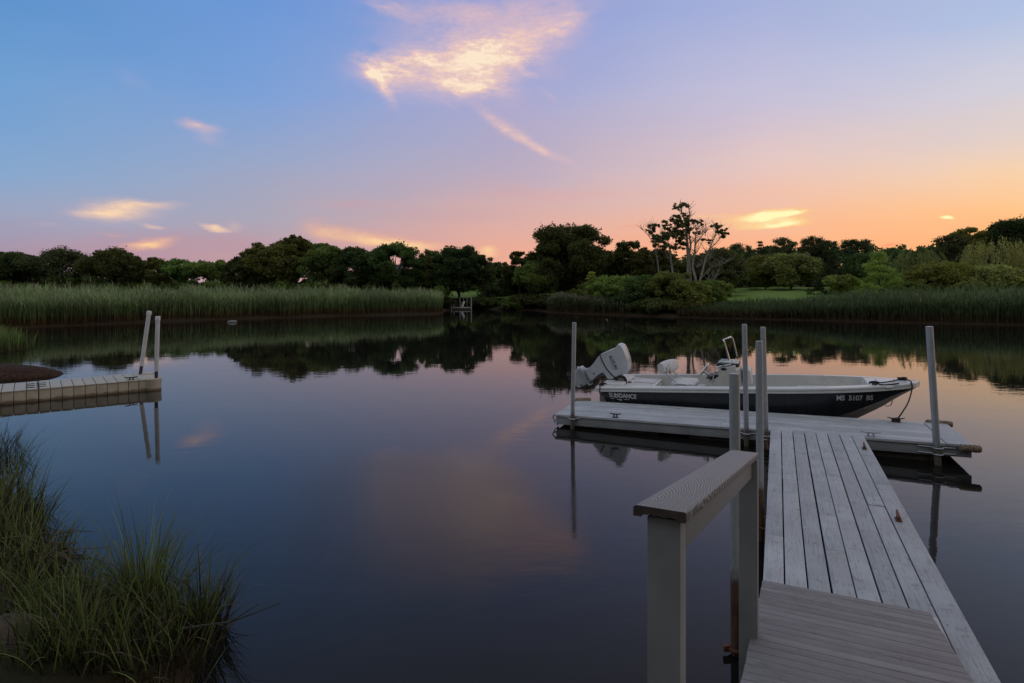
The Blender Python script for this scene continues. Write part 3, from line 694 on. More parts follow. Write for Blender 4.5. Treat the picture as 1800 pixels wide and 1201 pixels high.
# kind, x, top y, width (photo px), distance, leaf, label, name, extras
TR = [
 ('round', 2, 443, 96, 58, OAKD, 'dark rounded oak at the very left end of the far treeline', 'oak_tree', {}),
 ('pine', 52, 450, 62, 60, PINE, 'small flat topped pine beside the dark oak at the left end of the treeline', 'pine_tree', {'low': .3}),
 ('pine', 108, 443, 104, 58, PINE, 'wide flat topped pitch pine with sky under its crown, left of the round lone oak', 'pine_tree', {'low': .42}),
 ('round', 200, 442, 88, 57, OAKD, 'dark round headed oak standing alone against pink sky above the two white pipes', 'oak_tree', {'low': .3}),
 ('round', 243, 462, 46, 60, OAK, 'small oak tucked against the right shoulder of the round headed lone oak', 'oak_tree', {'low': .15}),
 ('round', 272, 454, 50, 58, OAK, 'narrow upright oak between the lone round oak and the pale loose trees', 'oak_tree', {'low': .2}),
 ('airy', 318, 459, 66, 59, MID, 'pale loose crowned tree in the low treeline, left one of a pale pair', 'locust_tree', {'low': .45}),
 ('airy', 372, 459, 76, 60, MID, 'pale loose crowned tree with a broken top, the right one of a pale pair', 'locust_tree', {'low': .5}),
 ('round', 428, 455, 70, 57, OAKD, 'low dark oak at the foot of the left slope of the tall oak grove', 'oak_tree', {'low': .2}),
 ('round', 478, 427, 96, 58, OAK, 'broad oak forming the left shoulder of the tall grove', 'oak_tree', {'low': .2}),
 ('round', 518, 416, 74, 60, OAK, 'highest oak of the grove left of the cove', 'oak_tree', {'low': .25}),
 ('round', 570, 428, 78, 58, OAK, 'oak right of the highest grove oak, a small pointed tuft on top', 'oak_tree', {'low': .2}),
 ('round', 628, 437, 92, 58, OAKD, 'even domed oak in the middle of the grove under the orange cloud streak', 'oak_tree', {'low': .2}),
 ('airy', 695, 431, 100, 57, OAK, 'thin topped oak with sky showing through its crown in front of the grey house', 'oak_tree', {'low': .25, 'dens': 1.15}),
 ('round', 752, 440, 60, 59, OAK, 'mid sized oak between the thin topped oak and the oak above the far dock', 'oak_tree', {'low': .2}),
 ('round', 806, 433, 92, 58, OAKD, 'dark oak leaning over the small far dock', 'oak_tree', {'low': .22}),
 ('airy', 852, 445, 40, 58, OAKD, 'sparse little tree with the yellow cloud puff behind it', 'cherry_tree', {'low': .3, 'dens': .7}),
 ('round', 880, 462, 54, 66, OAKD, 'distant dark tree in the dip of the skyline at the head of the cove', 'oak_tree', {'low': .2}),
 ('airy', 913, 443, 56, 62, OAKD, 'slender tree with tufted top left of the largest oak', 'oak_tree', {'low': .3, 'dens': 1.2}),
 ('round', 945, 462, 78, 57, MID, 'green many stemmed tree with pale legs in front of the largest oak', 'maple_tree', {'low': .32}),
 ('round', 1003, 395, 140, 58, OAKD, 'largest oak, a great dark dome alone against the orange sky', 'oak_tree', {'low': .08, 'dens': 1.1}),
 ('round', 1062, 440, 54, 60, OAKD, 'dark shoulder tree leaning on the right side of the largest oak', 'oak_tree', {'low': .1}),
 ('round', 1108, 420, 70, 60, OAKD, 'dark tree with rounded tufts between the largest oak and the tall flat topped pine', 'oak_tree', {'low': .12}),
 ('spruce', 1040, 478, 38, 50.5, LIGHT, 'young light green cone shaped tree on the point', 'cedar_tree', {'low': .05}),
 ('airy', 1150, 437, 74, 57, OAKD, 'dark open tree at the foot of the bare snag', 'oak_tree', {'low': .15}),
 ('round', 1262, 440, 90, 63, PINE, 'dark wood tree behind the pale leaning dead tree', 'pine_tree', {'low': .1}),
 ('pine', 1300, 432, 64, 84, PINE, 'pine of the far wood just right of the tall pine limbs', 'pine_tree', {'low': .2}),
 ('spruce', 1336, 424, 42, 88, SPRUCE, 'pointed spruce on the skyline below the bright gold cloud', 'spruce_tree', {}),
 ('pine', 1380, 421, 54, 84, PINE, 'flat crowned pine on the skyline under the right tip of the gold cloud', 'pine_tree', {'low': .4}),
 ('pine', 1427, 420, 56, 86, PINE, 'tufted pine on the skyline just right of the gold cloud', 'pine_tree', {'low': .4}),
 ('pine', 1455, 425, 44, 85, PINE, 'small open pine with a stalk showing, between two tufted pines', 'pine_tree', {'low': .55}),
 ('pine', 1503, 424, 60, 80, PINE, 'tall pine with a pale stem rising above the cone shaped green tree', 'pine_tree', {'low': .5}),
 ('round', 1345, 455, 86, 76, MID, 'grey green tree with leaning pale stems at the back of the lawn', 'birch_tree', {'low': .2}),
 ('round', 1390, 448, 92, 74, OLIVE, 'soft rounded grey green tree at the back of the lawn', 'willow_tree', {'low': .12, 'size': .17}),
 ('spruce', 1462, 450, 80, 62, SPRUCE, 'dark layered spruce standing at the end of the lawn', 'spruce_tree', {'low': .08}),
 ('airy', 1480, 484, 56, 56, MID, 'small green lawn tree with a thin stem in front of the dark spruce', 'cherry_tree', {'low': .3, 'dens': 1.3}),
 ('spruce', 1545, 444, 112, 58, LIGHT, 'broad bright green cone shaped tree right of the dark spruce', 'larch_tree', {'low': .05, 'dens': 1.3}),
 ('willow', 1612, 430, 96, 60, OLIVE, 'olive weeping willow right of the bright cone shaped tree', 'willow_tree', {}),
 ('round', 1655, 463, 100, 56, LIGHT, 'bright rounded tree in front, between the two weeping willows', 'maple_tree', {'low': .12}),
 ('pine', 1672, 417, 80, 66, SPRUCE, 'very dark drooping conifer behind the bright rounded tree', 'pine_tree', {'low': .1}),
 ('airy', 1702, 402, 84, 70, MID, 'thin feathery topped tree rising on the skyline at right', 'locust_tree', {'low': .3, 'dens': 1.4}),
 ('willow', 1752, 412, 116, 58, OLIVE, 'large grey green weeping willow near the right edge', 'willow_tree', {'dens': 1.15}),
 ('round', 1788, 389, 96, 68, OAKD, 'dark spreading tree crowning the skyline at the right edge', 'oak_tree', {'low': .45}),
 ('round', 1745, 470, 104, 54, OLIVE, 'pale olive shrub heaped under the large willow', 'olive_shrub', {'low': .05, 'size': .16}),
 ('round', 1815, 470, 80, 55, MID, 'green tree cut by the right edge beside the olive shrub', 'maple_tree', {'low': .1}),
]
for kind, px, ty, wpx, Y, leaf, label, name, ex in TR:
    X = (px - XC) / F * Y; zb = float(hgt(X, Y)); top = CAMZ + (YH - ty) / F * Y
    make_tree(kind, (X, Y, zb), top - zb, wpx / F * Y * 1.04, leaf, label, name, cat='shrub' if 'shrub' in name else 'tree', group='trees in the far treeline' if px < 1240 else 'trees behind the lawn', **ex)
# shrubs on the point and along the banks
SH = [
 (1076, 488, 92, 50, MID, 'light green bush on the point, left of the tangled dark thicket'),
 (1132, 486, 84, 49, OAK, 'tangled dark green bush below the bare snag'),
 (1180, 478, 82, 47.2, OAK, 'dark bush at the feet of the pale pine trunks, hanging over the water'),
 (1222, 498, 64, 46.2, MID, 'low green bush in front of the two pale trunks'),
 (1252, 492, 62, 48.5, LIGHT, 'pale fresh green bush at the left end of the lawn'),
 (1110, 512, 80, 48.2, OAKD, 'low dark bush touching the water on the point'),
 (1155, 528, 90, 46.2, OAK, 'low dark bush trailing into the water under the tangled thicket'),
 (1205, 532, 70, 45.4, OAKD, 'lowest dark bush at the water just left of the lawn reeds'),
 (1030, 500, 50, 52, MID, 'round green bush under the light cone shaped tree'),
 (930, 519, 66, 56, OAKD, 'low dark bush on the bank at the end of the lawn strip'),
 (898, 526, 44, 55.5, OAK, 'small bush hanging over the bank at the head of the cove'),
 (975, 524, 70, 54, OAKD, 'dark bush at the foot of the largest oak'),
 (846, 524, 60, 58, OAKD, 'dark bank bush just right of the far dock'),
 (776, 522, 46, 56, OAKD, 'dark bank bush just left of the far dock'),
 (1600, 497, 62, 55, OAK, 'dark bush under the olive weeping willow'),
 (1700, 495, 56, 52, MID, 'green bush between the bright rounded tree and the olive shrub'),
]
for px, ty, wpx, Y, leaf, label in SH:
    X = (px - XC) / F * Y; zb = max(.02, float(hgt(X, Y))); top = CAMZ + (YH - ty) / F * Y
    make_tree('bush', (X, Y, zb), top - zb, wpx / F * Y, leaf, label, 'shrub', 'shrub', low=.02, group='bank shrubs', dens=1.25)
# the rest of the woods: seen as one mass behind and beneath the single trees
def woods(name, spec, mats, label, dens=1.0, size=.26):
    parts = []
    for x0, x1, ytop, Y0, Y1, n, wpx, mi in spec:
        P = []
        for i in range(n):
            px = x0 + (x1 - x0) * (i + RNG.uniform(.1, .9)) / n; Y = RNG.uniform(Y0, Y1); X = (px - XC) / F * Y; zb = max(.05, float(hgt(X, Y)))
            yt = (np.interp(px, [q[0] for q in ytop], [q[1] for q in ytop]) if isinstance(ytop, list) else ytop) + RNG.uniform(0, 9)
            H = CAMZ + (YH - yt) / F * Y - zb; rad = wpx / F * Y / 2 * RNG.uniform(.8, 1.2)
            for j in range(11):
                u = RNG.uniform(-.95, .95); ph = RNG.uniform(0, 6.28); s = math.sqrt(1 - u * u); q = RNG.uniform(.5, .9)
                r = rad * RNG.uniform(.3, .5)
                P.append(clump_pts((X + rad * s * q * math.cos(ph), Y + rad * s * q * math.sin(ph), zb + H * .5 + H * .46 * u * q), min(r, H * .4), int(dens * (12 + 75 * r * r)), .75, .2))
        P = np.concatenate(P); P = P[P[:, 2] > -.0]
        v, q = leaf_quads(P, size, .15); parts.append((v, q, mi))
    V, Q, M = join(parts)
    return tag(npmesh(name, V, Q, mats, mi=M), label, 'woods', kind='stuff')
woods('woodland', [(1215, 1840, [(1215, 440), (1280, 424), (1400, 419), (1640, 418), (1700, 410), (1840, 394)], 88, 98, 64, 44, 0), (1215, 1840, [(1215, 470), (1640, 465), (1840, 440)], 84, 90, 34, 60, 1),
                   (1480, 1870, [(1500, 436), (1600, 426), (1700, 416), (1860, 396)], 70, 78, 26, 56, 1)],
      [PINE, OAKD], 'dark pine wood closing the view behind the lawn')
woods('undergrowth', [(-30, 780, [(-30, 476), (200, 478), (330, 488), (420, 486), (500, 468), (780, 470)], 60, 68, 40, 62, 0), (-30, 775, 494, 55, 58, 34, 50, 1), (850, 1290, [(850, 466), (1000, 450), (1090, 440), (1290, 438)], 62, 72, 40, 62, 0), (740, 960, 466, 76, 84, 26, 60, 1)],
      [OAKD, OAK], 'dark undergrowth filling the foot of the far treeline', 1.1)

# unseen trees added behind the viewpoint to keep the low sky off the railing
def added_shade_wood():
    P = []
    for i in range(26):
        X = -26 + i * 2.1 + RNG.uniform(-.8, .8); Y = RNG.uniform(-9.5, -6); H = RNG.uniform(6.5, 9.5); zb = float(hgt(X, Y))
        for j in range(16):
            u = RNG.uniform(-1, .95); ph = RNG.uniform(0, 6.28); q = RNG.uniform(.4, .9) * math.sqrt(1 - u * u * .8); r = RNG.uniform(.7, 1.3)
            P.append(clump_pts((X + 2.0 * q * math.cos(ph), Y + 2.0 * q * math.sin(ph), zb + H * .5 + H * .45 * u), r, 130, .8, .2))
    v, q = leaf_quads(np.concatenate(P), .24, .1)
    tag(npmesh('woodland', v, q, OAKD), 'unseen trees added behind the ramp to shade the railing', 'woods', kind='stuff')
added_shade_wood()
def traced(mb, pts, Y, radii, n=7, jy=0.0):
    mb.tube([at(x, y, Y + (jy * math.sin(i * 2.1 + x))) for i, (x, y) in enumerate(pts)], radii, n)
def twigs(mb, pts, Y, r, rnd, k=5, L=16):
    for i in range(len(pts) - 1):
        for j in range(k):
            t = rnd.random(); x = pts[i][0] + (pts[i + 1][0] - pts[i][0]) * t; y = pts[i][1] + (pts[i + 1][1] - pts[i][1]) * t
            a = rnd.uniform(-2.7, -.4); l = L * rnd.uniform(.3, 1); dy = rnd.uniform(-.5, .5)
            p0 = at(x, y, Y); p1 = at(x + l * .5 * math.cos(a) + rnd.uniform(-2, 2), y + l * .5 * math.sin(a), Y + dy * .5); p2 = at(x + l * math.cos(a), y + l * math.sin(a) - 1, Y + dy)
            mb.tube([p0, p1, p2], [r, r * .6, r * .25], 4)
def special_tree(name, label, Y, base, limbs, clumps, mat, leaf, seed, tw=4, L=16, group='trees on the point'):
    rnd = random.Random(seed); B = at(*base, Y); B.z = max(0.1, float(hgt(B.x, Y))) ; root = empty(name, label, 'tree', B, (0, 0, 0), group)
    mb = MB()
    for pts, r in limbs:
        n = len(pts); traced(mb, pts, Y, [r * .8 * (1 - .82 * i / (n - 1)) for i in range(n)], 7, .12)
        if tw: twigs(mb, pts[max(0, n // 2 - 1):], Y, r * .12 + .010, rnd, tw * 2, L * 1.1)
    o = mb.build('trunk', mat, None, smooth=True); o.data.transform(Matrix.Translation(-B)); o.parent = root
    if clumps:
        P = np.concatenate([clump_pts(at(x, y, Y + rnd.uniform(-.5, .5)), r / F * Y, int(12 + 2.2 * r * r), .62, .0) for x, y, r in [(x + rnd.uniform(-.95, .95) * r, y + rnd.uniform(-.5, .5) * r, r * rnd.uniform(.18, .46)) for x, y, r in clumps for _ in range(9)]])
        v, q = leaf_quads(P - np.array(B), .10, .3); npmesh('crown', v, q, leaf, root)
    return root
special_tree('pine_tree', 'tall flat topped pine with pale bare twin trunks, highest tree on the point', 50, (1214, 512),
  [([(1214, 512), (1211, 470), (1208, 430), (1206, 395), (1198, 372), (1196, 361)], .22), ([(1208, 512), (1209, 470), (1214, 430), (1210, 405), (1212, 380), (1211, 362)], .15),
   ([(1208, 425), (1195, 410), (1182, 398)], .07), ([(1207, 410), (1222, 398), (1230, 392)], .06), ([(1206, 395), (1192, 388)], .05), ([(1198, 372), (1186, 366)], .04),
   ([(1185, 500), (1181, 470), (1177, 440), (1172, 410)], .13), ([(1176, 455), (1165, 438)], .05), ([(1214, 430), (1224, 415), (1236, 408)], .05), ([(1207, 385), (1215, 378)], .03)],
  [(1193, 361, 9), (1202, 362, 8), (1188, 366, 6), (1196, 384, 12), (1203, 378, 6), (1190, 392, 14), (1204, 398, 13), (1212, 386, 7), (1215, 392, 10), (1226, 391, 9), (1178, 396, 14), (1168, 398, 9), (1172, 410, 17),
   (1186, 413, 16), (1200, 414, 14), (1160, 418, 14), (1176, 426, 18), (1205, 408, 9), (1192, 430, 16), (1162, 432, 16), (1224, 410, 6)],
  PALEBARK, PINE, 3, tw=4, L=14)
special_tree('dead_tree', 'pale half dead pine leaning right, dark tufts at its limb tips', 49.5, (1224, 512),
  [([(1226, 512), (1222, 488), (1217, 470), (1221, 440), (1223, 415), (1224, 400)], .16), ([(1226, 508), (1234, 480), (1240, 455), (1246, 440), (1258, 412), (1263, 398)], .13), ([(1222, 430), (1236, 412), (1246, 402)], .06),
   ([(1246, 440), (1262, 424), (1272, 410)], .06), ([(1240, 415), (1240, 395)], .04), ([(1232, 490), (1250, 470), (1266, 466), (1284, 458)], .06), ([(1250, 500), (1262, 480), (1268, 460)], .05), ([(1221, 450), (1232, 430)], .05),
   ([(1224, 470), (1238, 462), (1252, 452)], .04), ([(1250, 500), (1243, 480)], .05)],
  [(1257, 397, 8), (1264, 399, 5), (1266, 408, 9), (1274, 407, 9), (1273, 415, 6), (1242, 424, 8)], PALEBARK, PINE, 5, tw=7, L=20)
special_tree('dead_tree', 'thin bare snag with a few leaves, standing left of the tall flat topped pine', 52, (1160, 500),
  [([(1160, 500), (1156, 460), (1150, 430), (1146, 408), (1138, 396)], .09), ([(1150, 430), (1138, 412), (1128, 402)], .04), ([(1147, 410), (1150, 394)], .03), ([(1154, 445), (1160, 420), (1163, 404)], .04)],
  [(1148, 400, 10), (1142, 408, 8), (1153, 396, 6)], PALEBARK, OAKD, 8, tw=7, L=15)

# ------------------------------------------------------------------ hardware
def cleat_mb(c, length, ax, h=.055, rad=.011, up=(0, 0, 1)):
    """a horn cleat: two feet and a bar with raised tips; AX is its direction"""
    mb = MB(); c = Vector(c); a = Vector(ax).normalized(); u = Vector(up)
    mb.tube([c - a * length / 2 + u * (h + .012), c - a * length * .25 + u * h, c + a * length * .25 + u * h, c + a * length / 2 + u * (h + .012)], [rad * .6, rad, rad, rad * .6], 8)
    for s in (-1, 1): mb.tube([c + a * length * .14 * s - u * .004, c + a * length * .11 * s + u * h], [rad * 1.3, rad * .85], 8)
    b = a.cross(u)
    mb.hexa([c + a * x * length * .24 + b * y * .026 + u * z for z in (-.004, .008) for x, y in ((-1, -1), (1, -1), (1, 1), (-1, 1))])
    return mb
def pole(label, foot, topx, r, mat, name='mooring_pole', group='mooring poles', depth=-1.2, cap=None, cat='pole', sleeve=None):
    """foot: point on the water line, topx: point of the top"""
    f = Vector((foot[0], foot[1], 0)); t = Vector(topx) - f; d = t / t.z
    root = empty(name, label, cat, f, group=group)
    mb = MB(); n = 24
    lo = d * depth
    if sleeve is None:
        mb.tube([lo, d * .2, d * (t.z * .5), d * (t.z * .985), t], [r, r, r, r, r * .96], n)
        mb.tube([t - d * .004, t + d * .001], [r * .8, r * .8], n)
        mb.build('shaft', mat, root, smooth=True)
    else:
        mb.tube([lo, d * sleeve[0] * 1.2], [sleeve[1]] * 2, n); mb.build('steel_pipe', sleeve[2], root, smooth=True)
        s = MB(); s.tube([d * sleeve[0], t - d * .05], [r, r], n); s.build('sleeve', mat, root, smooth=True)
        c = MB(); c.tube([t - d * .10, t - d * .015, t], [r * 1.16, r * 1.16, r * .95], n); c.build('cap', mat, root, smooth=True)
    return root

# ------------------------------------------------------------------ long painted float with the boat behind it
ANG = R(-23); E1 = Vector((math.cos(ANG), math.sin(ANG), 0)); N1 = Vector((-math.sin(ANG), math.cos(ANG), 0))
P0 = Vector((.778, 10.57, 0)); LEN, WID, ZT = 5.93, 1.34, .22
dock = empty('floating_dock', 'grey white wooden float with lengthwise boards lying along the moored boat', 'dock', P0, (0, -.0133, ANG))
def DW(x, y, z):   # float coordinates to world
    return Matrix.Translation(P0) @ Matrix.Rotation(ANG, 4, 'Z') @ Matrix.Rotation(-.0133, 4, 'Y') @ Vector((x, y, z))
mb = MB(); nb = 9; bw = (WID + .03) / nb; rnd = random.Random(3)
for i in range(nb):
    y0 = -.03 + i * bw; xs_ = [-.03] + ([rnd.uniform(1.8, 4.2)] if i % 2 else []) + [LEN - .30]
    for a, b in zip(xs_, xs_[1:]):
        mb.span((a + .002, y0 + .004 + (.006 if i == 7 else 0), ZT - .035 + rnd.uniform(-.002, .002)), (b - .002, y0 + bw - .003, ZT + rnd.uniform(-.003, .002)))
mb.span((LEN - .288, -.03, ZT - .035), (LEN + .02, WID, ZT + .003))
mb.build('deck_boards', WHITE_WOOD_X, dock, bevel=.004)
mb = MB(); zb = ZT - .178
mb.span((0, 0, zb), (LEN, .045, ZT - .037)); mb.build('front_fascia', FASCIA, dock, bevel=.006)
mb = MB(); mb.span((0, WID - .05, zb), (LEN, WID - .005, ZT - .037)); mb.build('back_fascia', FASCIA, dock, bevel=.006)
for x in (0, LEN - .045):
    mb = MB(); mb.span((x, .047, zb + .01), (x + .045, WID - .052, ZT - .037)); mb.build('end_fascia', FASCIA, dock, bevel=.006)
mb = MB()
for i in range(1, 6): mb.span((i * 1.0 - .02, .05, zb + .03), (i * 1.0 + .02, WID - .06, ZT - .04))
mb.build('joists', DARK_WOOD, dock)
for a, b in ((.25, 1.75), (2.2, 3.7), (4.1, LEN - .42)):
    mb = MB(); mb.span((a, .11, -.42), (b, WID - .12, zb + .006)); mb.build('float_drum', FOAM, dock, bevel=.05, seg=3)
cleat_mb((1.02, .06, ZT + .002), .19, (1, 0, 0)).build('cleat', IRON, dock, smooth=True)
cleat_mb((4.75, .06, ZT + .002), .26, (1, 0, 0)).build('cleat', GALV, dock, smooth=True)
cleat_mb((5.25, 1.22, ZT + .002), .24, (1, 0, 0)).build('cleat', IRON, dock, smooth=True)
def fender(a, b, r, label):
    m = MB(); a = Vector(a); b = Vector(b)
    pts = [a.lerp(b, i / 12) for i in range(13)]
    m.tube(pts, [r * (.72 if i in (0, 12) else 1 + .06 * math.sin(i * 2.3)) for i in range(13)], 14)
    m.build('corner_fender', MANILA, dock, smooth=True, label=label)
fender((LEN - .16, -.072, ZT - .035), (LEN + .09, -.06, ZT - .035), .05, 'brown worn fender roll on the corner nearest the gangway')
fender((LEN - .25, WID + .06, ZT - .01), (LEN + .10, WID + .03, ZT - .01), .05, 'pale fender roll on the far corner')
fender((-.10, WID - .05, ZT - .015), (.22, WID + .06, ZT + .0), .055, 'pale fender roll beside the boat stern')
m = MB(); m.ring((-.035, .05, ZT - .07), .05, .012, 'Y', 16); m.ring((-.02, .05, ZT - .13), .04, .01, 'Y', 16); m.span((-.012, .02, ZT - .2), (.0, .12, ZT - .04)); m.build('corner_bracket', GALV, dock, smooth=True)
def hoop(x, r, zs, spread=.14, mat=GALV):
    for z in zs:
        m = MB(); pts = [(x - spread - .06, -.012, z), (x - spread, -.016, z)] + [(x - (r + .014) * math.cos(a), -.02 - r - (r + .014) * math.sin(a), z) for a in np.linspace(-.5, math.pi + .5, 14)] + [(x + spread, -.016, z), (x + spread + .06, -.012, z)]
        m.tube(pts, .011, 7); m.build('pole_hoop', mat, dock, smooth=True)
hoop(.30, .038, (ZT - .05, ), .07); hoop(3.08, .04, (ZT - .07,), .12); hoop(3.36, .04, (ZT - .08, ZT - .13), .1); hoop(5.53, .045, (ZT - .06, ZT - .145), .16)
for x in (1.9, 2.25, 2.75, 4.3, 5.0):
    m = MB(); m.tube([(x, -.006, ZT - .13), (x, .004, ZT - .13)], .012, 8); m.build('bolt_head', GALV, dock)
def dpole(label, x, r, ty, px_top, mat=POLEM):
    f = DW(x, -.02 - r, 0); Y = f.y
    return pole(label, f, at(px_top, ty, Y), r, mat)
dpole('thin grey pole at the left end of the float beside the outboard motor', .30, .036, 567, 1009.5)
dpole('thin grey pole leaning left of the close pair, its hoop on the float edge', 3.08, .038, 570, 1308.5)
dpole('thin grey pole at the corner of gangway and float, right one of the close pair', 3.36, .038, 575, 1341)
dpole('grey pole leaning left at the right end of the float near the bow line', 5.53, .045, 574, 1633.5)

# ------------------------------------------------------------------ white gangway
G = Vector((3.85, 9.06, 0)); GA = R(-23.6)
gang = empty('gangway', 'white painted plank gangway with dark gaps running from the ramp out to the float', 'gangway', G, (0, 0, GA))
def GW(x, y, z): return Matrix.Translation(G) @ Matrix.Rotation(GA, 4, 'Z') @ Vector((x, y, z))
zg = .345; mb = MB(); x = 0.0; rnd = random.Random(12)
for i, wd in enumerate([.138, .140, .138, .139, .138, .140, .138, .152]):
    cuts = [.0] + sorted(rnd.uniform(-5.4, -.9) for _ in range(rnd.choice((1, 2)))) [::-1] + [-7.6]
    y = .0 + rnd.uniform(-.02, .015)
    for a, b in zip(cuts, cuts[1:]):
        j = rnd.uniform(-.0025, .0025); k = rnd.uniform(-.003, .002)
        mb.box((x + wd / 2 + j * .6, (a + b) / 2 + (y if a == 0 else 0), zg - .018 + k), (wd, abs(b - a) - .003, .036), M=Matrix.Rotation(rnd.uniform(-.0006, .0006), 3, 'Z') @ Matrix.Rotation(rnd.uniform(-.006, .006), 3, 'Y'))
    for j in range(7):
        for dx in (.028, wd - .028):
            if not (j == 0 and i == 7): mb.tube([(x + dx + rnd.uniform(-.004, .004), -.23 - j + rnd.uniform(-.01, .01), zg - .004), (x + dx, -.23 - j, zg + .0012)], .0042, 7, 1)
    x += wd + .0115
GWID = x - .0115
mb.build('planks', [WHITE_WOOD_Y, IRON], gang, bevel=.003)
for i, xx in enumerate((.02, GWID - .06)):
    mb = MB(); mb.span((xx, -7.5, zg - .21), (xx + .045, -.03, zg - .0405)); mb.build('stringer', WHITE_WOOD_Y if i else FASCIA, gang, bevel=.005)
mb = MB(); mb.span((GWID / 2 - .02, -7.4, zg - .19), (GWID / 2 + .02, -.05, zg - .0405))
for i in range(8): mb.span((.068, -.25 - i * 1.0, zg - .16), (GWID / 2 - .022, -.21 - i * 1.0, zg - .045)); mb.span((GWID / 2 + .022, -.25 - i * 1.0, zg - .16), (GWID - .062, -.21 - i * 1.0, zg - .045))
mb.build('bearers', DARK_WOOD, gang)
for xx in (.1, GWID - .2):
    mb = MB(); mb.span((xx, -4.6, -1.3), (xx + .09, -4.5, zg - .165)); mb.build('leg', DARK_WOOD, gang)
rc = GW(0, 0, 0)
for (px, py) in ((1519.5, 789), (1579, 914)):
    p = on(px, py, zg); q = Matrix.Rotation(-GA, 4, 'Z') @ (p - G); q.z = zg + .001
    cleat_mb(q, .20, (.04, 1, 0), .042, .014).build('cleat', RUST, gang, smooth=True)
m = MB()
for y, zz in ((-3.45, zg - .10), (-3.52, zg - .19)):
    m = MB(); m.tube([(.02, y - .06, zz), (-.03, y - .05, zz)] + [(-.055 - .042 * math.sin(a), y - .042 * math.cos(a), zz) for a in np.linspace(0, math.pi, 9)] + [(-.03, y + .05, zz), (.02, y + .06, zz)], .009, 6)
    m.build('pole_hoop', RUST, gang, smooth=True)
m = MB(); m.tube([(.01, -.55, zg - .09), (-.03, -.56, zg - .02), (-.035, -.6, zg - .10), (-.02, -.7, zg - .16)], .012, 6); m.tube([(-.05, -.5, zg - .2), (.0, -.6, zg - .15), (.05, -.62, zg - .13)], .010, 6)
m.build('hinge_rod', RUST, gang, smooth=True)
pf = GW(-.057, -3.48, 0)
pole('short thick grey pole against the gangway edge, standing just past the far railing post', pf, at(1334.5, 600, pf.y), .034, POLER)
pf2 = on(1294, 1150, 0)
pole('thick grey pipe in front of the railing, rusty at its foot', pf2, at(1291, 657, pf2.y), .034, POLER)
m = empty('pipe_clamp', 'rusty clamp and chain round the foot of the pipe in front of the railing', 'clamp', (pf2.x, pf2.y, .04))
a = MB(); a.ring((0, 0, 0), .045, .013, 'Z', 18); a.span((-.085, -.012, -.02), (-.047, .012, .02)); a.tube([(.045, 0, 0), (.09, .02, .0)], .012, 8); a.build('ring', RUST, m, smooth=True)
a = MB()
for i in range(8): a.ring((.085 + .004 * (i % 2), .02, .10 - i * .032), .016, .005, 'Y' if i % 2 else 'X', 10, 5)
a.build('chain', RUST, m, smooth=True)

# ------------------------------------------------------------------ sloping ramp of composite boards with its railing
Q0 = Vector((1.795, 4.36, .372)); RA = R(-25.3); RS = math.atan(.184)
RM = Matrix.Translation(Q0) @ Matrix.Rotation(RA, 4, 'Z') @ Matrix.Rotation(-RS, 4, 'X')
ramp = empty('ramp', 'sloping brown grey composite ramp with a railing post at each end of its handrail', 'ramp', Q0, (-RS, 0, RA))
UPL = (Matrix.Rotation(RS, 3, 'X') @ Vector((0, 0, 1)))       # true vertical in ramp coordinates
mb = MB(); RW = 1.0
for i in range(51):
    y1 = -i * .0937
    mb.span((0 + rnd.uniform(-.002, .002), y1 - .0905, -.026), (RW + rnd.uniform(-.002, .002), y1, rnd.uniform(-.0008, .0008)))
mb.build('deck_boards', COMPOSITE, ramp, bevel=.004)
for xx in (.0, RW - .05):
    mb = MB(); mb.span((xx + .004, -4.7, -.2), (xx + .046, -.32, -.0275)); mb.build('joist', WHITE_RAIL, ramp, bevel=.004)
def upright(c, w, d, z0, z1, name, mat, bev):
    p = []
    for z in (z0, z1):
        for a, b in ((-w / 2, -d / 2), (w / 2, -d / 2), (w / 2, d / 2), (-w / 2, d / 2)):
            base = Vector((c[0] + a, c[1] + b, 0)); v = base + UPL * (z / UPL.z)
            p.append(v)
    m = MB(); m.hexa(p); return m.build(name, mat, ramp, bevel=bev)
yN, yF = -2.965, -1.18; pw = .094; cw = .148
def rx(y): return -.116 + (y + 3.038) / 1.908 * .0775
def rh(y): return .929 + (y + 3.038) / 1.908 * .044
upright((rx(yN) + .004, yN), pw, pw, -.75, rh(yN) - .032, 'railing_post', WHITE_RAIL, .004)
upright((rx(yF) + .030, yF), pw, pw, -.42, rh(yF) - .032, 'railing_post', WHITE_RAIL, .004)
sh = UPL.y / UPL.z
def R_at(x, y, z): return Vector((x, y + sh * z, z))
mb = MB()
pA, pB = yN + pw / 2 + .001, yF - pw / 2 - .001
mb.hexa([R_at(rx(y) + .004 + dx, y, rh(y) - dz) for dz in (.128, .034) for dx, y in ((.012, pA), (pw / 2 - .001, pA), (pw / 2 - .001, pB), (.012, pB))])
mb.build('side_rail', WHITE_RAIL, ramp, bevel=.003)
y0c, y1c = -3.038, -1.130
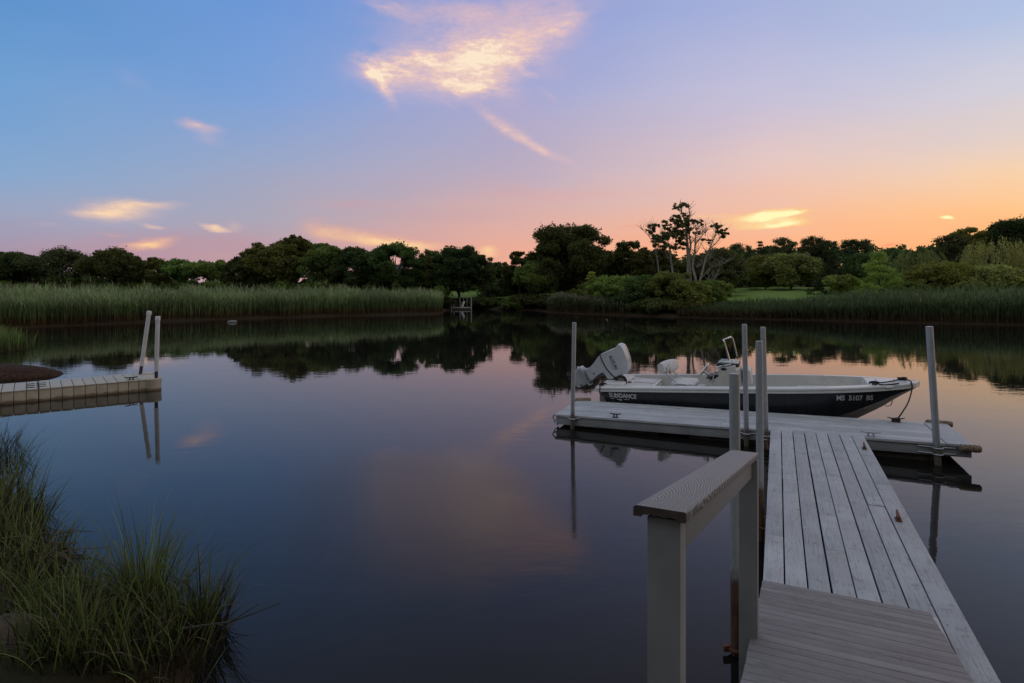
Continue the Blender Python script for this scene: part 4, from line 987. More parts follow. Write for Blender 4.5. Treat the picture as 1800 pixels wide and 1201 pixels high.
# cap: a board with turned-down lips and ribs underneath
prof = [(-cw / 2, -.031), (-cw / 2 + .022, -.031), (-cw / 2 + .028, -.022), (-.035, -.024), (-.03, -.021), (-.01, -.024), (-.005, -.021), (.02, -.024), (.025, -.021), (cw / 2 - .028, -.023), (cw / 2 - .022, -.030), (cw / 2 - .002, -.030), (cw / 2, -.027), (cw / 2, -.003), (cw / 2 - .004, 0), (-cw / 2 + .008, 0), (-cw / 2, -.006)]
mb = MB(); mb.loft([[R_at(rx(y) + a, y, rh(y) + b) for a, b in prof] for y in (y0c + .001, y1c)]); mb.build('rail_cap', CAPM, ramp, bevel=.0015)
mb = MB(); mb.loft([[R_at(rx(y) + a * .995, y, rh(y) + b * .99 - .0003) for a, b in prof] for y in (y0c - .001, y0c + .0005)]); mb.build('cap_end', CAPEND, ramp)

# ------------------------------------------------------------------ tan plastic dock
A_ = on(262, 687); B_ = on(0, 712); TA = math.atan2(A_.y - B_.y, A_.x - B_.x)
tdock = empty('plastic_dock', 'low tan plastic sectional dock with brown tide stains reaching out from the reedy bank', 'dock', A_, (0, 0, TA))
TW, TZ = 1.28, .265
def TWd(x, y, z): return Matrix.Translation(A_) @ Matrix.Rotation(TA, 4, 'Z') @ Vector((x, y, z))
mod = .202; rnd = random.Random(5)
side = MB(); top = MB(); nm = 36
for i in range(nm):
    x1 = -i * mod; x0 = x1 - mod
    wide = .012 if i % 10 == 9 else .004
    side.span((x0 + wide, .012, -.28), (x1 - .004, TW - .012, TZ - .025))
    top.span((x0 + wide * 1.6, -.004 + rnd.uniform(0, .004), TZ - .0255), (x1 - .005, TW + .004, TZ + rnd.uniform(-.002, .002)))
side.build('float_sections', TANSIDE, tdock, bevel=.016, seg=3)
top.build('deck_panels', TAN, tdock, bevel=.008)
m = MB(); m.span((-nm * mod, .05, -.2), (-.02, TW - .05, TZ - .03)); m.build('core', DARK_WOOD, tdock)
m = MB()
for (cx, cy) in ((.08, .13), (.06, TW - .12)):
    m = MB(); n = 28; m.loft([[(cx + r * math.cos(6.2832 * j / n), cy + r * math.sin(6.2832 * j / n), z) for j in range(n)] for z, r in ((-.28, .17), (.0, .19), (TZ - .06, .19), (TZ - .03, .20), (TZ - .004, .20), (TZ + .004, .19))])
    m.build('corner_pile_holder', TANSIDE, tdock, smooth=True)
m = MB(); m.span((.0, .30, -.25), (.21, TW - .32, TZ - .012)); m.build('end_bumper', TANSIDE, tdock, bevel=.02)
m = MB()
for k in range(3):
    for s in (0, 1): m.span((-10 * mod - .20 + s * .17, .25 + k * .28, TZ + .001), (-10 * mod - .06 + s * .2, .31 + k * .28, TZ + .009))
m.span((-10 * mod - .012, .05, TZ + .001), (-10 * mod + .006, TW - .2, TZ + .006)); m.build('hinge_straps', RUBBER, tdock)
cleat_mb((-.33, .16, TZ + .003), .26, (1, .0, 0), .05, .014).build('cleat', IRON, tdock, smooth=True)
for lab, cx, cy, tx, ty, zsl in (('white pipe with cap on the end of the tan dock, standing straight', .085, .13, 277.5, 556, .43), ('white pipe with cap on the end of the tan dock, leaning right', -.14, TW - .18, 262, 547, .47)):
    f = TWd(cx, cy, 0); pxf = XC + F * f.x / f.y
    lean = (-3, 6.4)['right' in lab and 1 or 0]
    if 'straight' in lab: f = Vector((at(274.0, 600, f.y).x, f.y, 0)); t = at(277.5, ty, f.y)
    else: f = Vector((at(244.0, 600, f.y).x, f.y, 0)); t = at(262.5, ty, f.y)
    pole(lab, f, t, .047, PVC, 'dock_pipe', 'white pipes of the tan dock', sleeve=(zsl, .037, PIPEB))

# rocks and mud
def rock(name, label, c, d, seed, mat, cat='rock', sub=4, amp=.16):
    bm = bmesh.new(); bmesh.ops.create_icosphere(bm, subdivisions=sub, radius=1); r = np.random.default_rng(seed); ph = r.uniform(0, 6.28, 12); fr = r.normal(size=(12, 3)) * np.array([[1.6], [1.9], [2.2], [2.6], [3.2], [4], [5], [6.5], [8], [10], [12], [15]])
    for v in bm.verts:
        p = np.array(v.co); n = sum(math.sin(float(fr[i] @ p) + ph[i]) / (1 + .8 * i) for i in range(12)); q = v.co * (1 + amp * n * .6)
        v.co = Vector((q.x * d[0], q.y * d[1], max(q.z, -.6) * d[2]))
    me = bpy.data.meshes.new(name); bm.to_mesh(me); bm.free(); o = link(name, me, mat, None, True); o.location = c
    return tag(o, label, cat)
MUD = simple('brown_peat', (0.05, 0.028, 0.018), .95, var=.5, scale=14, bump=.7, spec=.1)
rock('peat_bank', 'smooth dark brown peat hump behind the tan dock', on(40, 668, .0) + Vector((-1.75, .75, -.04)), (2.15, 1.15, .34), 4, MUD, 'mud bank', 5, .05)
rock('boulder', 'mossy granite boulder among the marsh grass', on(8, 1168, .08), (.30, .26, .27), 9, ROCKM)
rock('stone', 'small pale stone at the foot of the far reeds', on(408, 567) + Vector((0, 0, .03)), (.28, .2, .10), 2, simple('pale_stone', (.17, .165, .15), .8), 'stone', 3)

# ------------------------------------------------------------------ marsh grass at the photographer's left
def tuft(cs, n, h, mats, dead=.14, w=.0075):
    parts = []
    for (x, y, r, k, hh) in cs:
        m = int(n * k); a = U(0, 6.283, m); q = np.sqrt(RNG.random(m)) * r
        px = x + q * np.cos(a); py = y + q * np.sin(a) * .8; z = np.maximum(hgt(px, py), -.06) - .02
        base = np.column_stack([px, py, z]); hd = a + RNG.normal(0, .8, m)
        ln = np.abs(RNG.normal(0, .24, m)) + .38 * q / r * RNG.random(m); L = h * hh * np.clip(RNG.normal(.78, .2, m), .25, 1.2)
        bend = np.abs(RNG.normal(.5, .65, m)) * (RNG.random(m) ** .5)
        dd = (RNG.random(m) < dead).astype(int); bend = np.where(dd == 1, bend + U(.4, 1.8, m), bend)
        for f in (0, 1):
            s = dd == f
            if s.any():
                v, qd = blades(base[s], hd[s], ln[s], bend[s], L[s], np.full(s.sum(), w) * U(.7, 1.3, s.sum()), 6, U(-1.2, 1.2, s.sum())); parts.append((v, qd, f))
    V, Q, M = join(parts); return npmesh('marsh_grass', V, Q, mats, mi=M)
cs = []
for (px, py, r, k, hh) in [(372, 1100, .10, .5, .62), (345, 1110, .17, 1.0, .62), (300, 1112, .2, 1.1, .66), (262, 1090, .14, 1.1, .98), (240, 1095, .12, .7, .95), (322, 1150, .2, .7, .55), (205, 1120, .22, .7, .6), (362, 1085, .05, .22, 1.0), (250, 1080, .06, .3, 1.15),
                           (150, 1120, .26, .8, .62), (100, 1090, .26, .9, .6), (250, 1175, .22, .6, .55), (150, 1190, .2, .7, .62), (118, 1160, .18, .5, .62), (50, 1040, .26, .9, .55), (10, 1020, .3, 1.2, .62), (35, 965, .32, 1.2, .66), (-20, 970, .4, 1.3, .75),
                           (0, 920, .36, 1.2, .85), (28, 900, .26, .8, .7), (-40, 890, .45, 1.2, .9), (-12, 855, .36, .8, .8), (75, 1000, .2, .6, .55), (180, 1065, .18, .5, .5), (45, 1200, .2, .6, .4), (-30, 1130, .25, .8, .6), (100, 1200, .2, .5, .5), (70, 1160, .12, .3, .45), (200, 1180, .3, .6, .5), (290, 1195, .25, .6, .5), (95, 1125, .2, .5, .5), (120, 1010, .16, .6, .5), (150, 1040, .16, .5, .45), (88, 960, .14, .5, .5), (60, 905, .16, .5, .6)]:
    p = on(px, py, .05); cs.append((p.x, p.y, r, k, hh))
tag(tuft(cs, 140, .82, [MARSH, MARSHB], .28, .0095), 'thin arching marsh grass with dead stems growing out of the dark bank at lower left', 'marsh grass', kind='stuff')
cs2 = [(on(px, py, .05).x, on(px, py, .05).y, r, k, hh) for px, py, r, k, hh in [(-4, 800, .35, 1.0, .9), (-30, 812, .5, 1.2, 1.0), (-8, 775, .3, .6, .8)]]
tag(tuft(cs2, 120, .62, [MARSH, MARSHB], .25), 'sparse dark grass overhanging the water in front of the tan dock', 'marsh grass', kind='stuff')
p_ = [(-25.5, 22), (-18.2, 19.6), (-17.6, 22.2), (-18.6, 24.5), (-21.5, 27), (-27, 27)]
pts_ = scatter(p_, 3600, lambda p: sdist(p[:, 0], p[:, 1]) > -.15); 
def turf(pts, h, mats):
    n = len(pts); z = np.maximum(hgt(pts[:, 0], pts[:, 1]), -.03); v, q = blades(np.column_stack([pts, z - .02]), U(0, 6.28, n), np.abs(RNG.normal(0, .2, n)), U(0, .9, n), h * U(.6, 1.2, n), np.full(n, .028), 4, U(-1, 1, n))
    return npmesh('marsh_grass', v, q, mats)
TUSSOCK = strawmat('tussock_blades', (.08, .085, .03), (.11, .16, .045), (.17, .24, .07), .05, .25, .7)
tag(turf(pts_, .75, [TUSSOCK]), 'rounded tussock of bright green grass on the left bank behind the peat hump', 'marsh grass', kind='stuff')
# driftwood and broken stalks in the grass
m = MB(); b0 = on(320, 1105, .25)
m.tube([b0, b0 + Vector((.30, .02, .03)), b0 + Vector((.62, .05, .14))], [.008, .006, .003], 6); m.tube([b0 + Vector((.3, .02, .03)), b0 + Vector((.5, 0, .16))], [.004, .002], 5)
tag(m.build('fallen_stalk', DARK_WOOD, None, smooth=True), 'broken dark stalk sticking out over the water from the marsh grass', 'stalk')
for lab, c in (('tangle of dead brown stems on the bank under the taller grass', on(35, 985, .25)),):
    m = MB(); rr = random.Random(6)
    for i in range(26):
        p = c + Vector((rr.uniform(-.45, .35), rr.uniform(-.2, .25), rr.uniform(-.08, .1))); a = rr.uniform(-.6, .6); L = rr.uniform(.2, .5)
        m.tube([p, p + Vector((L * .5 * math.cos(a), L * .5 * math.sin(a), rr.uniform(.0, .06))), p + Vector((L * math.cos(a), L * math.sin(a), rr.uniform(-.1, .03)))], [.006, .005, .003], 5)
    tag(m.build('brush_heap', MARSHB, None), lab, 'brush')

# ------------------------------------------------------------------ far cove: small dock, white slanted board, house glimpse
fd0 = on(794, 544.5); Yf = fd0.y; ppm = F / Yf
fdock = empty('small_dock', 'small wooden dock on posts in the far cove right of the long reed bed', 'dock', fd0, group=None)
Lf = 34 / ppm
m = MB(); m.span((0, 0, .13), (Lf, 1.1, .22)); m.build('deck', simple('pale_dock_boards', (.42, .37, .32), .7), fdock, bevel=.01)
m = MB(); m.span((.05, .05, -.3), (Lf - .05, 1.05, .12)); m.build('float', DARK_WOOD, fdock)
for x, y, t in ((-.03, -.05, 1.25), (.1, 1.1, 1.15), (Lf * .38, 1.15, 1.15), (Lf * .75, 1.15, 1.15), (Lf + .03, -.05, 1.2), (Lf * .56, 1.2, 1.1)):
    m = MB(); m.tube([(x, y, -.6), (x, y, t)], [.06, .055], 10); m.build('post', simple('grey_post', (.36, .34, .29), .8) if 'grey_post' not in MATS else MATS['grey_post'], fdock, smooth=True)
m = MB(); m.span((-.95, .3, .03), (-.05, .9, .10)); m.build('swim_platform', MATS['pale_dock_boards'], fdock, bevel=.01)
sl = empty('beach_chair', 'white slanted chair shape standing on the small far dock', 'chair', fd0 + Vector((Lf * .47, .45, .222)))
m = MB(); m.hexa([(-.0, -.22, .0), (.2, -.22, .0), (.2, .22, .0), (0, .22, 0), (.2, -.22, .52), (.38, -.22, .50), (.38, .22, .50), (.2, .22, .52)]); m.build('back', PVC, sl, bevel=.02)
m = MB(); m.tube([(-.06, .26, 0), (.0, .26, .3), (.14, .26, .5)], .03, 8); m.build('side_frame', GALV, sl, smooth=True)
m = MB(); m.tube([(-.06, -.28, 0), (.0, -.28, .25)], .03, 8); m.build('side_frame', GALV, sl, smooth=True)
hY = 66; hb = at(682, 512, hY); hz = float(hgt(hb.x, hY))
house = empty('house', 'grey house with a raised deck, barely showing between the treeline oaks', 'house', (hb.x, hY, hz))
m = MB(); m.span((-2.2, 0, 0), (1.3, 3.5, 2.6)); m.build('wall', CLAD, house)
m = MB(); m.loft([[(x, -.25, 2.6), (x, 1.75, 3.7), (x, 3.75, 2.6)] for x in (-2.4, 1.5)]); m.build('roof', ROOF, house)
m = MB(); m.span((-1.4, -.03, 1.0), (-.6, .0, 1.9)); wn = m.build('window', GLASSD, house)
m = MB(); m.span((-1.46, -.045, .94), (-1.40, -.0, 1.96)); m.span((-.6, -.045, .94), (-.54, -.0, 1.96)); m.span((-1.4, -.045, 1.9), (-.6, -.0, 1.96)); m.span((-1.4, -.045, .94), (-.6, -.0, 1.0)); m.build('window_frame', PVC, wn)
m = MB(); m.span((-1.0, -1.6, 1.02), (1.35, -.03, 1.1)); 
m.span((1.25, -1.6, 0), (1.35, -1.5, 1.0)); m.span((1.26, -1.59, 1.1), (1.34, -1.51, 1.75)); m.span((-1.0, -1.58, 1.7), (1.25, -1.53, 1.75)); m.build('deck', WHITE_RAIL, house)

# ------------------------------------------------------------------ the skiff
BO = P0 + E1 * .33 + N1 * 2.35
boat = empty('skiff', 'dark hulled open motor skiff with white gunwales moored behind the float, outboard tilted up', 'boat', BO, (0, 0, ANG))
def bp(px, py, yo=0.0):
    k = (px - XC) / F
    x = (k * (BO.y + N1.y * yo) - (BO.x + N1.x * yo)) / (E1.x - k * E1.y)
    Y = BO.y + E1.y * x + N1.y * yo
    return Vector((x, yo, CAMZ - (py - YH) / F * Y))
BL = 5.42
def hb_(x):   # half beam at the gunwale
    q = max(0, (x - 2.7) / (BL - 2.7)); return .90 * (1 - q ** 2.5) ** .72 if q < 1 else 0
def zs(x): return .475 + .059 * x
def zc(x): return float(np.interp(x, [0, 2.4, 3.4, 3.9, 4.3, 4.7, 5.1, 5.35, BL], [-.03, -.02, .05, .145, .265, .425, .60, .685, .725]))
def zk(x): return float(np.interp(x, [0, 3.0, 3.8, 4.2, 4.52, 4.87, 5.17, 5.36, BL], [-.12, -.12, -.09, -.02, .09, .31, .54, .66, .715]))
def bc(x): return hb_(x) * float(np.interp(x, [0, 3, 4.2, 5, BL], [.92, .90, .80, .62, .5]))
xst = list(np.linspace(0, 3, 10)) + list(np.linspace(3.15, 5.2, 22)) + [5.27, 5.33, 5.37, 5.40, BL - .006]
def rake(x, z): return x + (max(0, .30 * (1 - z / .5)) * max(0, 1 - x / 1.2))          # transom leans forward at its foot
def hull_y(x, z):
    a, b = zc(x), zs(x); t = min(1, max(0, (z - a) / (b - a))); y0, y1 = bc(x), hb_(x)
    return y0 + (y1 - y0) * (t + .12 * math.sin(math.pi * t) * (1 if x < 4 else .4))
def side_ring(x, s, n=7):
    out = []
    for i in range(n):
        z = zc(x) + (zs(x) - .004 - zc(x)) * i / (n - 1); out.append((rake(x, z), s * hull_y(x, z), z))
    return out
mb = MB()
for s in (-1, 1): mb.loft([side_ring(x, s) for x in xst], closed=False, caps=False)
r0_, r1_ = side_ring(0, -1), side_ring(0, 1)
mb.loft([r0_, r1_], closed=False, caps=False)
xe = xst[-1]; mb.loft([side_ring(xe, -1), side_ring(xe, 1)], closed=False, caps=False)
mb.build('hull', HULL, boat, smooth=True, auto=50)
mb = MB()
for s in (-1, 1): mb.loft([[(rake(x, zc(x)), s * bc(x), zc(x)), (rake(x, zc(x)), s * bc(x) * .93, zc(x) - .012), (x + .3 * max(0, 1 - x / 1.2), s * bc(x) * .45, zk(x) + (zc(x) - zk(x)) * .42), (x + .3 * max(0, 1 - x / 1.2), 0, zk(x))] for x in xst], closed=False, caps=False)
mb.build('hull_bottom', BOOT, boat, smooth=True, auto=50)
# gunwale: outer double rub band, flat top, inner edge
mb = MB()
def gun(x, s):
    h = hb_(x); i = max(0.0, h - .15); z = zs(x)
    ii = i if x < 5.1 else max(0, h - .15)
    return [(x, s * (h + .008), z - .085), (x, s * (h + .030), z - .078), (x, s * (h + .030), z - .048), (x, s * (h + .016), z - .042), (x, s * (h + .016), z - .034),
            (x, s * (h + .036), z - .028), (x, s * (h + .036), z - .004), (x, s * (h + .022), z + .008), (x, s * ii, z + .012), (x, s * ii, z - .03)]
xg = [x for x in xst] + [BL + .02]
for s in (-1, 1): mb.loft([gun(min(x, BL), s) if x <= BL else [(x + (.012 if 1 < j < 8 else 0), s * .004 * (j % 2), zs(BL) + (-.085, -.078, -.048, -.042, -.034, -.028, -.004, .008, .012, -.03)[j]) for j in range(10)] for x in xg], closed=False, caps=False)
mb.span((-.035, -hb_(0) - .02, zs(0) - .085), (.0, hb_(0) + .02, zs(0) + .006))
mb.build('gunwale', GEL, boat, smooth=True, auto=40)
# liner and cockpit sole
XB = 4.62; zf = lambda x: zs(x) - .44
mb = MB(); xl = [x for x in xst if x <= XB] + [XB]
for s in (-1, 1): mb.loft([[(x, s * (hb_(x) - .148), zs(x) + .010), (x, s * (hb_(x) - .165), zs(x) - .06), (x, s * (hb_(x) - .20), zf(x) + .06), (x, s * (hb_(x) - .26), zf(x))] for x in xl], closed=False, caps=False)
mb.loft([[(x, -(hb_(x) - .26), zf(x)), (x, hb_(x) - .26, zf(x))] for x in xl], closed=False, caps=False)
mb.build('liner', GELIN, boat, smooth=True, auto=40)
mb = MB(); xd = [XB] + [x for x in xst if x > XB]       # bow deck with a curved, upright rear face
def dk(x, f): return (x, f * max(.003, hb_(x) - .14), zs(x) + .013 + .03 * (1 - f * f) * min(1, hb_(x) * 2))
mb.loft([[dk(x, f) for f in np.linspace(-1, 1, 9)] for x in xd], closed=False, caps=False)
mb.loft([[(XB, f * (hb_(XB) - .14), zs(XB) + .013 + .03 * (1 - f * f)) for f in np.linspace(-1, 1, 9)], [(XB, f * (hb_(XB) - .2), zf(XB)) for f in np.linspace(-1, 1, 9)]], closed=False, caps=False)
mb.build('bow_deck', GEL, boat, smooth=True, auto=35)
mb = MB(); xq = np.linspace(3.55, XB - .004, 8)
mb.loft([[(x, f * (hb_(x) - .185), zs(x) - .17) for f in (-1, 0, 1)] for x in xq], closed=False, caps=False)
mb.loft([[(3.55, f * (hb_(3.55) - .185), zs(3.55) - .17) for f in (-1, 0, 1)], [(3.50, f * (hb_(3.55) - .21), zf(3.5)) for f in (-1, 0, 1)]], closed=False, caps=False)
mb.build('casting_platform', GELIN, boat, smooth=True, auto=30)
mb = MB(); xa = .98
mb.span((.02, -(hb_(.5) - .155), zs(0) - .07), (xa, hb_(.5) - .155, zs(0) - .015)); mb.span((xa - .03, -(hb_(.5) - .17), zf(.5)), (xa - .001, hb_(.5) - .17, zs(0) - .071))
mb.span((.02, -.62, zs(0) - .015), (.42, .62, zs(0) + .045)); mb.build('stern_deck', GEL, boat, bevel=.018, seg=3)
mb = MB(); mb.span((.5, -.6, zs(0) - .0149), (.92, -.1, zs(0) - .003)); mb.span((.5, .05, zs(0) - .0149), (.92, .6, zs(0) - .003)); mb.build('hatch_lids', GELIN, boat, bevel=.01)
# folding helm seat
a = bp(1168, 690, 0); cxs = bp(1190, 665, 0).x
seat = MB(); sz = bp(1195, 688, -.2).z; zcus = bp(1190, 668, 0).z
sb = MB(); sb.span((cxs - .06, -.42, zf(1.5)), (cxs + .36, .42, zcus - .09)); sb.build('seat_box', GELIN, boat, bevel=.03, seg=3)
def pillow(prof, hw, n=9, p=3.6, mapf=None, lo=.80):
    """round-edged solid: a profile swept across, shrinking towards both cheeks"""
    prof = [Vector((q[0], q[1])) for q in prof]; c = sum(prof, Vector((0, 0))) / len(prof); rings = []
    for i in range(n):
        u = -math.cos(math.pi * i / (n - 1)); u = max(-1, min(1, u)); s = max(.02, (1 - abs(u) ** p)) ** (1 / p) if abs(u) < 1 else lo
        s = max(s, lo)
        rings.append([mapf(c + (q - c) * s, u * hw) for q in prof])
    m = MB(); m.loft(rings); return m
def rrect(w, h, r, k=5):
    out = []
    for (cx, cy, a0) in ((w / 2 - r, h / 2 - r, 0), (-w / 2 + r, h / 2 - r, 90), (-w / 2 + r, -h / 2 + r, 180), (w / 2 - r, -h / 2 + r, 270)):
        for i in range(k): t = R(a0 + 90 * i / (k - 1)); out.append((cx + r * math.cos(t), cy + r * math.sin(t)))
    return out
st = MB(); o = pillow(rrect(.50, .10, .045), .41, mapf=lambda q, y: (cxs + .16 + q.x, y, zcus - .045 + q.y)).build('seat_cushion', VINYL, boat, smooth=True, auto=60)
bcn = bp(1175, 644, -.05); tl = R(16)
def bmap(q, y): v = Vector((q.x * math.cos(tl) - q.y * math.sin(tl), q.x * math.sin(tl) + q.y * math.cos(tl))); return (bcn.x + v.x + y * .2, y - .05, bcn.z + v.y)
bk = pillow(rrect(.14, .25, .06), .40, mapf=lambda q, y: bmap(Vector((q.x, q.y)), y)).build('seat_backrest', VINYL, boat, smooth=True, auto=60)
m = MB()
for s in (-.36, .26): m.tube([(bcn.x + .005, s, bcn.z + .02), (bcn.x + .02, s, bcn.z - .12), (cxs + .10, s, zcus - .04)], .014, 8)
m.tube([(bcn.x + .062, -.27, bcn.z - .14), (bcn.x + .062, -.27, bcn.z + .0), (bcn.x + .058, -.22, bcn.z + .06), (bcn.x + .058, .14, bcn.z + .06), (bcn.x + .062, .19, bcn.z), (bcn.x + .062, .19, bcn.z - .14)], .009, 7)
m.build('seat_hinge_tubes', CHROME, boat, smooth=True)
m = MB(); hx = cxs + .1; m.tube([(hx - .12, -.46, zs(1.3) - .06), (hx - .10, -.46, zs(1.3) + .0), (hx - .03, -.46, zs(1.3) + .025), (hx + .10, -.46, zs(1.3) + .025), (hx + .17, -.46, zs(1.3) + .0), (hx + .19, -.46, zs(1.3) - .06)], .014, 8); m.build('seat_arm_tube', CHROME, boat, smooth=True)
# centre console
con = [bp(x, y, -.1) for x, y in [(1243, 690), (1247, 667), (1262, 657), (1264, 640), (1297, 634), (1305, 655), (1312, 700)]]
con = [(v.x, v.z) for v in con]; con[0] = (con[0][0], zf(2)); con[-1] = (con[-1][0], zf(2.6))
con = [con[0], (con[1][0] - .02, con[1][1]), con[2], con[3], con[4], con[5], con[6]]
cm = pillow(con, .36, mapf=lambda q, y: (q.x, y, q.y)); console = cm.build('console', GELIN, boat, bevel=.012, seg=3)
t0 = bp(1262, 637, -.1); t1 = bp(1299, 632, -.1)
m = MB(); m.hexa([Vector((a, y, z)) for z, dz in ((t0.z - .05, 0), (t0.z + .002, 0)) for a, y in ((t0.x - .01, -.30), (t1.x + .01, -.30), (t1.x + .01, .30), (t0.x - .01, .30))]); m.build('console_brow', BLACKP, console, bevel=.012)
m = MB(); m.hexa([Vector((a, y, t0.z + z)) for z in (.003, .03) for a, y in ((t0.x + .03, -.27), (t1.x - .01, -.27), (t1.x - .01, .27), (t0.x + .03, .27))]); m.build('console_top', GEL, console, bevel=.01)
w0 = bp(1283, 632, -.2); w1 = bp(1272, 597, -.2); ww = .36
m = MB(); fp = [Vector((w0.x, -ww, w0.z)), Vector((w1.x + .02, -ww * .93, w1.z - .03)), Vector((w1.x, -ww * .82, w1.z)), Vector((w1.x + .10, ww * .82, w1.z + .015)), Vector((w1.x + .13, ww * .93, w1.z - .02)), Vector((w0.x + .10, ww, w0.z))]
m.tube(fp, .016, 8); fr = m.build('windshield_frame', CHROME, console, smooth=True)
def slab(pts, th, nrm):
    m = MB(); n = Vector(nrm).normalized() * th; k = len(pts); P = [Vector(p) for p in pts]
    m.v = [tuple(p) for p in P] + [tuple(p + n) for p in P]; m.f = [tuple(reversed(range(k))), tuple(range(k, 2 * k))] + [(i, (i + 1) % k, k + (i + 1) % k, k + i) for i in range(k)]; m.m = [0] * len(m.f); return m
slab([fp[0], fp[1], fp[2], fp[3], fp[4], fp[5]], .005, (1, 0, .3)).build('windshield', ACRYL, console)
for s in (-1, 1): slab([(w0.x, s * ww, w0.z + .01), (w1.x + .025, s * ww * .93, w1.z - .06), (t0.x + .05, s * ww * .98, t0.z + .02)], .004, (0, s, 0)).build('windshield_wing', ACRYL, console)
m = MB(); hc = bp(1236, 652, -.1); n = Vector((-.80, 0, .55)).normalized(); u = Vector((0, 1, 0)); v = n.cross(u)
m.tube([hc + (u * math.cos(t) + v * math.sin(t)) * .17 for t in np.linspace(0, 2 * math.pi, 28, endpoint=False)], .016, 8, closed=True)
for t in (.5, 2.6, 4.7): m.tube([hc - n * .03, hc + (u * math.cos(t) + v * math.sin(t)) * .165], .012, 6)
m.tube([hc + n * .01, hc - n * .22], .03, 10); m.build('steering_wheel', CHROME, console, smooth=True)
m = MB(); a = bp(1247, 660, -.3); m.hexa([Vector((a.x + p, y, a.z + q)) for (p, q) in ((-.07, -.06), (.10, .02)) for p, y in ((p, -.34), (p + .12, -.34), (p + .12, .2), (p, .2))]); m.build('helm_panel', BLACKP, console, bevel=.01)
m = MB(); k0 = bp(1252, 672, -.37); k1 = bp(1257, 648, -.37); k2 = bp(1284, 641, -.37); k3 = bp(1287, 633, -.37)
m.tube([k0, k0.lerp(k1, .6), k1, k1.lerp(k2, .3) + Vector((0, 0, .02)), k2, k3], .012, 8); m.build('grab_rail', CHROME, console, smooth=True)
m = MB(); c = bp(1272, 649, -.366); m.loft([[(c.x + .055 * r * math.cos(t), -.366 - d, c.z + .024 * r * math.sin(t)) for t in np.linspace(0, 6.2832, 16, endpoint=False)] for d, r in ((-.01, 1), (.004, 1), (.006, .9))]); m.build('deck_light', BLACKP, console)
m = MB(); c = bp(1271, 641, -.366); m.tube([(c.x, -.355, c.z), (c.x, -.39, c.z)], .02, 10); m.build('key_switch', CHROME, console, smooth=True)
fcx = bp(1309, 660, -.1)
pillow(rrect(.16, .34, .05), .28, mapf=lambda q, y: (fcx.x + .05 + q.x + .12 * q.y * -.9, y, fcx.z - .01 + q.y)).build('console_front_cushion', VINYL, console, smooth=True, auto=60)
# deck fittings and lines
def bcl(x, y, z, L, par=boat, mt=BLACKP): return cleat_mb((x, y, z), L, (1, 0, 0), .03, .009).build('cleat', mt, par, smooth=True)
q = bp(1054, 674, -.72); bcl(q.x + .06, -.8, zs(q.x) + .012, .15)
q1 = bp(1537, 675, -.42); q2 = bp(1586, 668, -.02)
bcl(q1.x, -.44, zs(q1.x) + .02, .15); bcl(q2.x, -.02, zs(q2.x) + .035, .16)
for px in (1539, 1571):
    q = bp(px, 668, -.2); m = MB(); m.tube([(q.x, -.2, zs(q.x)), (q.x, -.2, zs(q.x) + .07)], .006, 6); m.build('line_pin', CHROME, boat)
m = MB(); e = bp(1563, 720, -.0); xx = e.x; m.tube([(xx - .06, -.02, zk(xx - .06) + .01), (xx - .05, -.02, zk(xx) - .07), (xx + .02, -.02, zk(xx) - .05), (xx + .05, -.02, zk(xx + .05) - .0)], .008, 6); m.build('bow_eye', CHROME, boat, smooth=True)
m = MB(); m.ring((.005, -.5, .30), .028, .006, 'X', 14); m.build('stern_eye', CHROME, boat, smooth=True); m = MB(); m.ring((rake(.30, .33), -hull_y(.30, .33) - .012, .33), .03, .005, 'Y', 16); m.build('stern_eye', CHROME, boat, smooth=True)
m = MB(); x = bp(1565, 683, -.6).x
m.tube([(x - .05, -hb_(x - .05) - .042, zs(x) - .03), (x + .05, -hb_(x + .05) - .042, zs(x) - .02)], .012, 6); m.build('rub_rail_joint', CHROME, boat)
def on_hull(me, cx, cz, name, mat, size_x=1.0):
    for v in me.vertices:
        X = cx + v.co.x * size_x; Z = cz + v.co.y; v.co = Vector((rake(X, Z), -(hull_y(X, Z) + .0045), Z))
    return link(name, me, mat, boat)
rg = bp(1502.5, 700, -.80); xr_ = rg.x
for it in range(4): rg = bp(1502.5, 700, -hull_y(xr_, .52)); xr_ = rg.x
on_hull(text_mesh('MS  5107  BS', .125, .0035), xr_, rg.z, 'registration_number', LETTER, .86)
nm_ = bp(1088, 697, -.88)
me = text_mesh('SUNDANCE', .115, .004, .35)
on_hull(me, nm_.x, nm_.z + .015, 'name_lettering', LETTER, .92)
m = MB()
for dx, dz, w, h in ((-.02, -.075, .10, .012), (-.16, -.07, .09, .008), (.12, -.07, .10, .008), (0, -.092, .05, .01)): m.box((nm_.x + .03 + dx, -(hull_y(nm_.x, nm_.z - .06) + .003), nm_.z + .02 + dz), (w, .004, h))
m.build('name_underline', LETTER, boat)
# small cushions and gear along the side
q = bp(1222, 682, -.3); m = MB(); m.span((q.x - .18, -.36, zf(1.8)), (q.x + .16, .05, q.z - .01)); m.span((q.x - .19, -.37, q.z - .008), (q.x + .17, .06, q.z + .03)); m.build('step_box', GELIN, boat, bevel=.02)
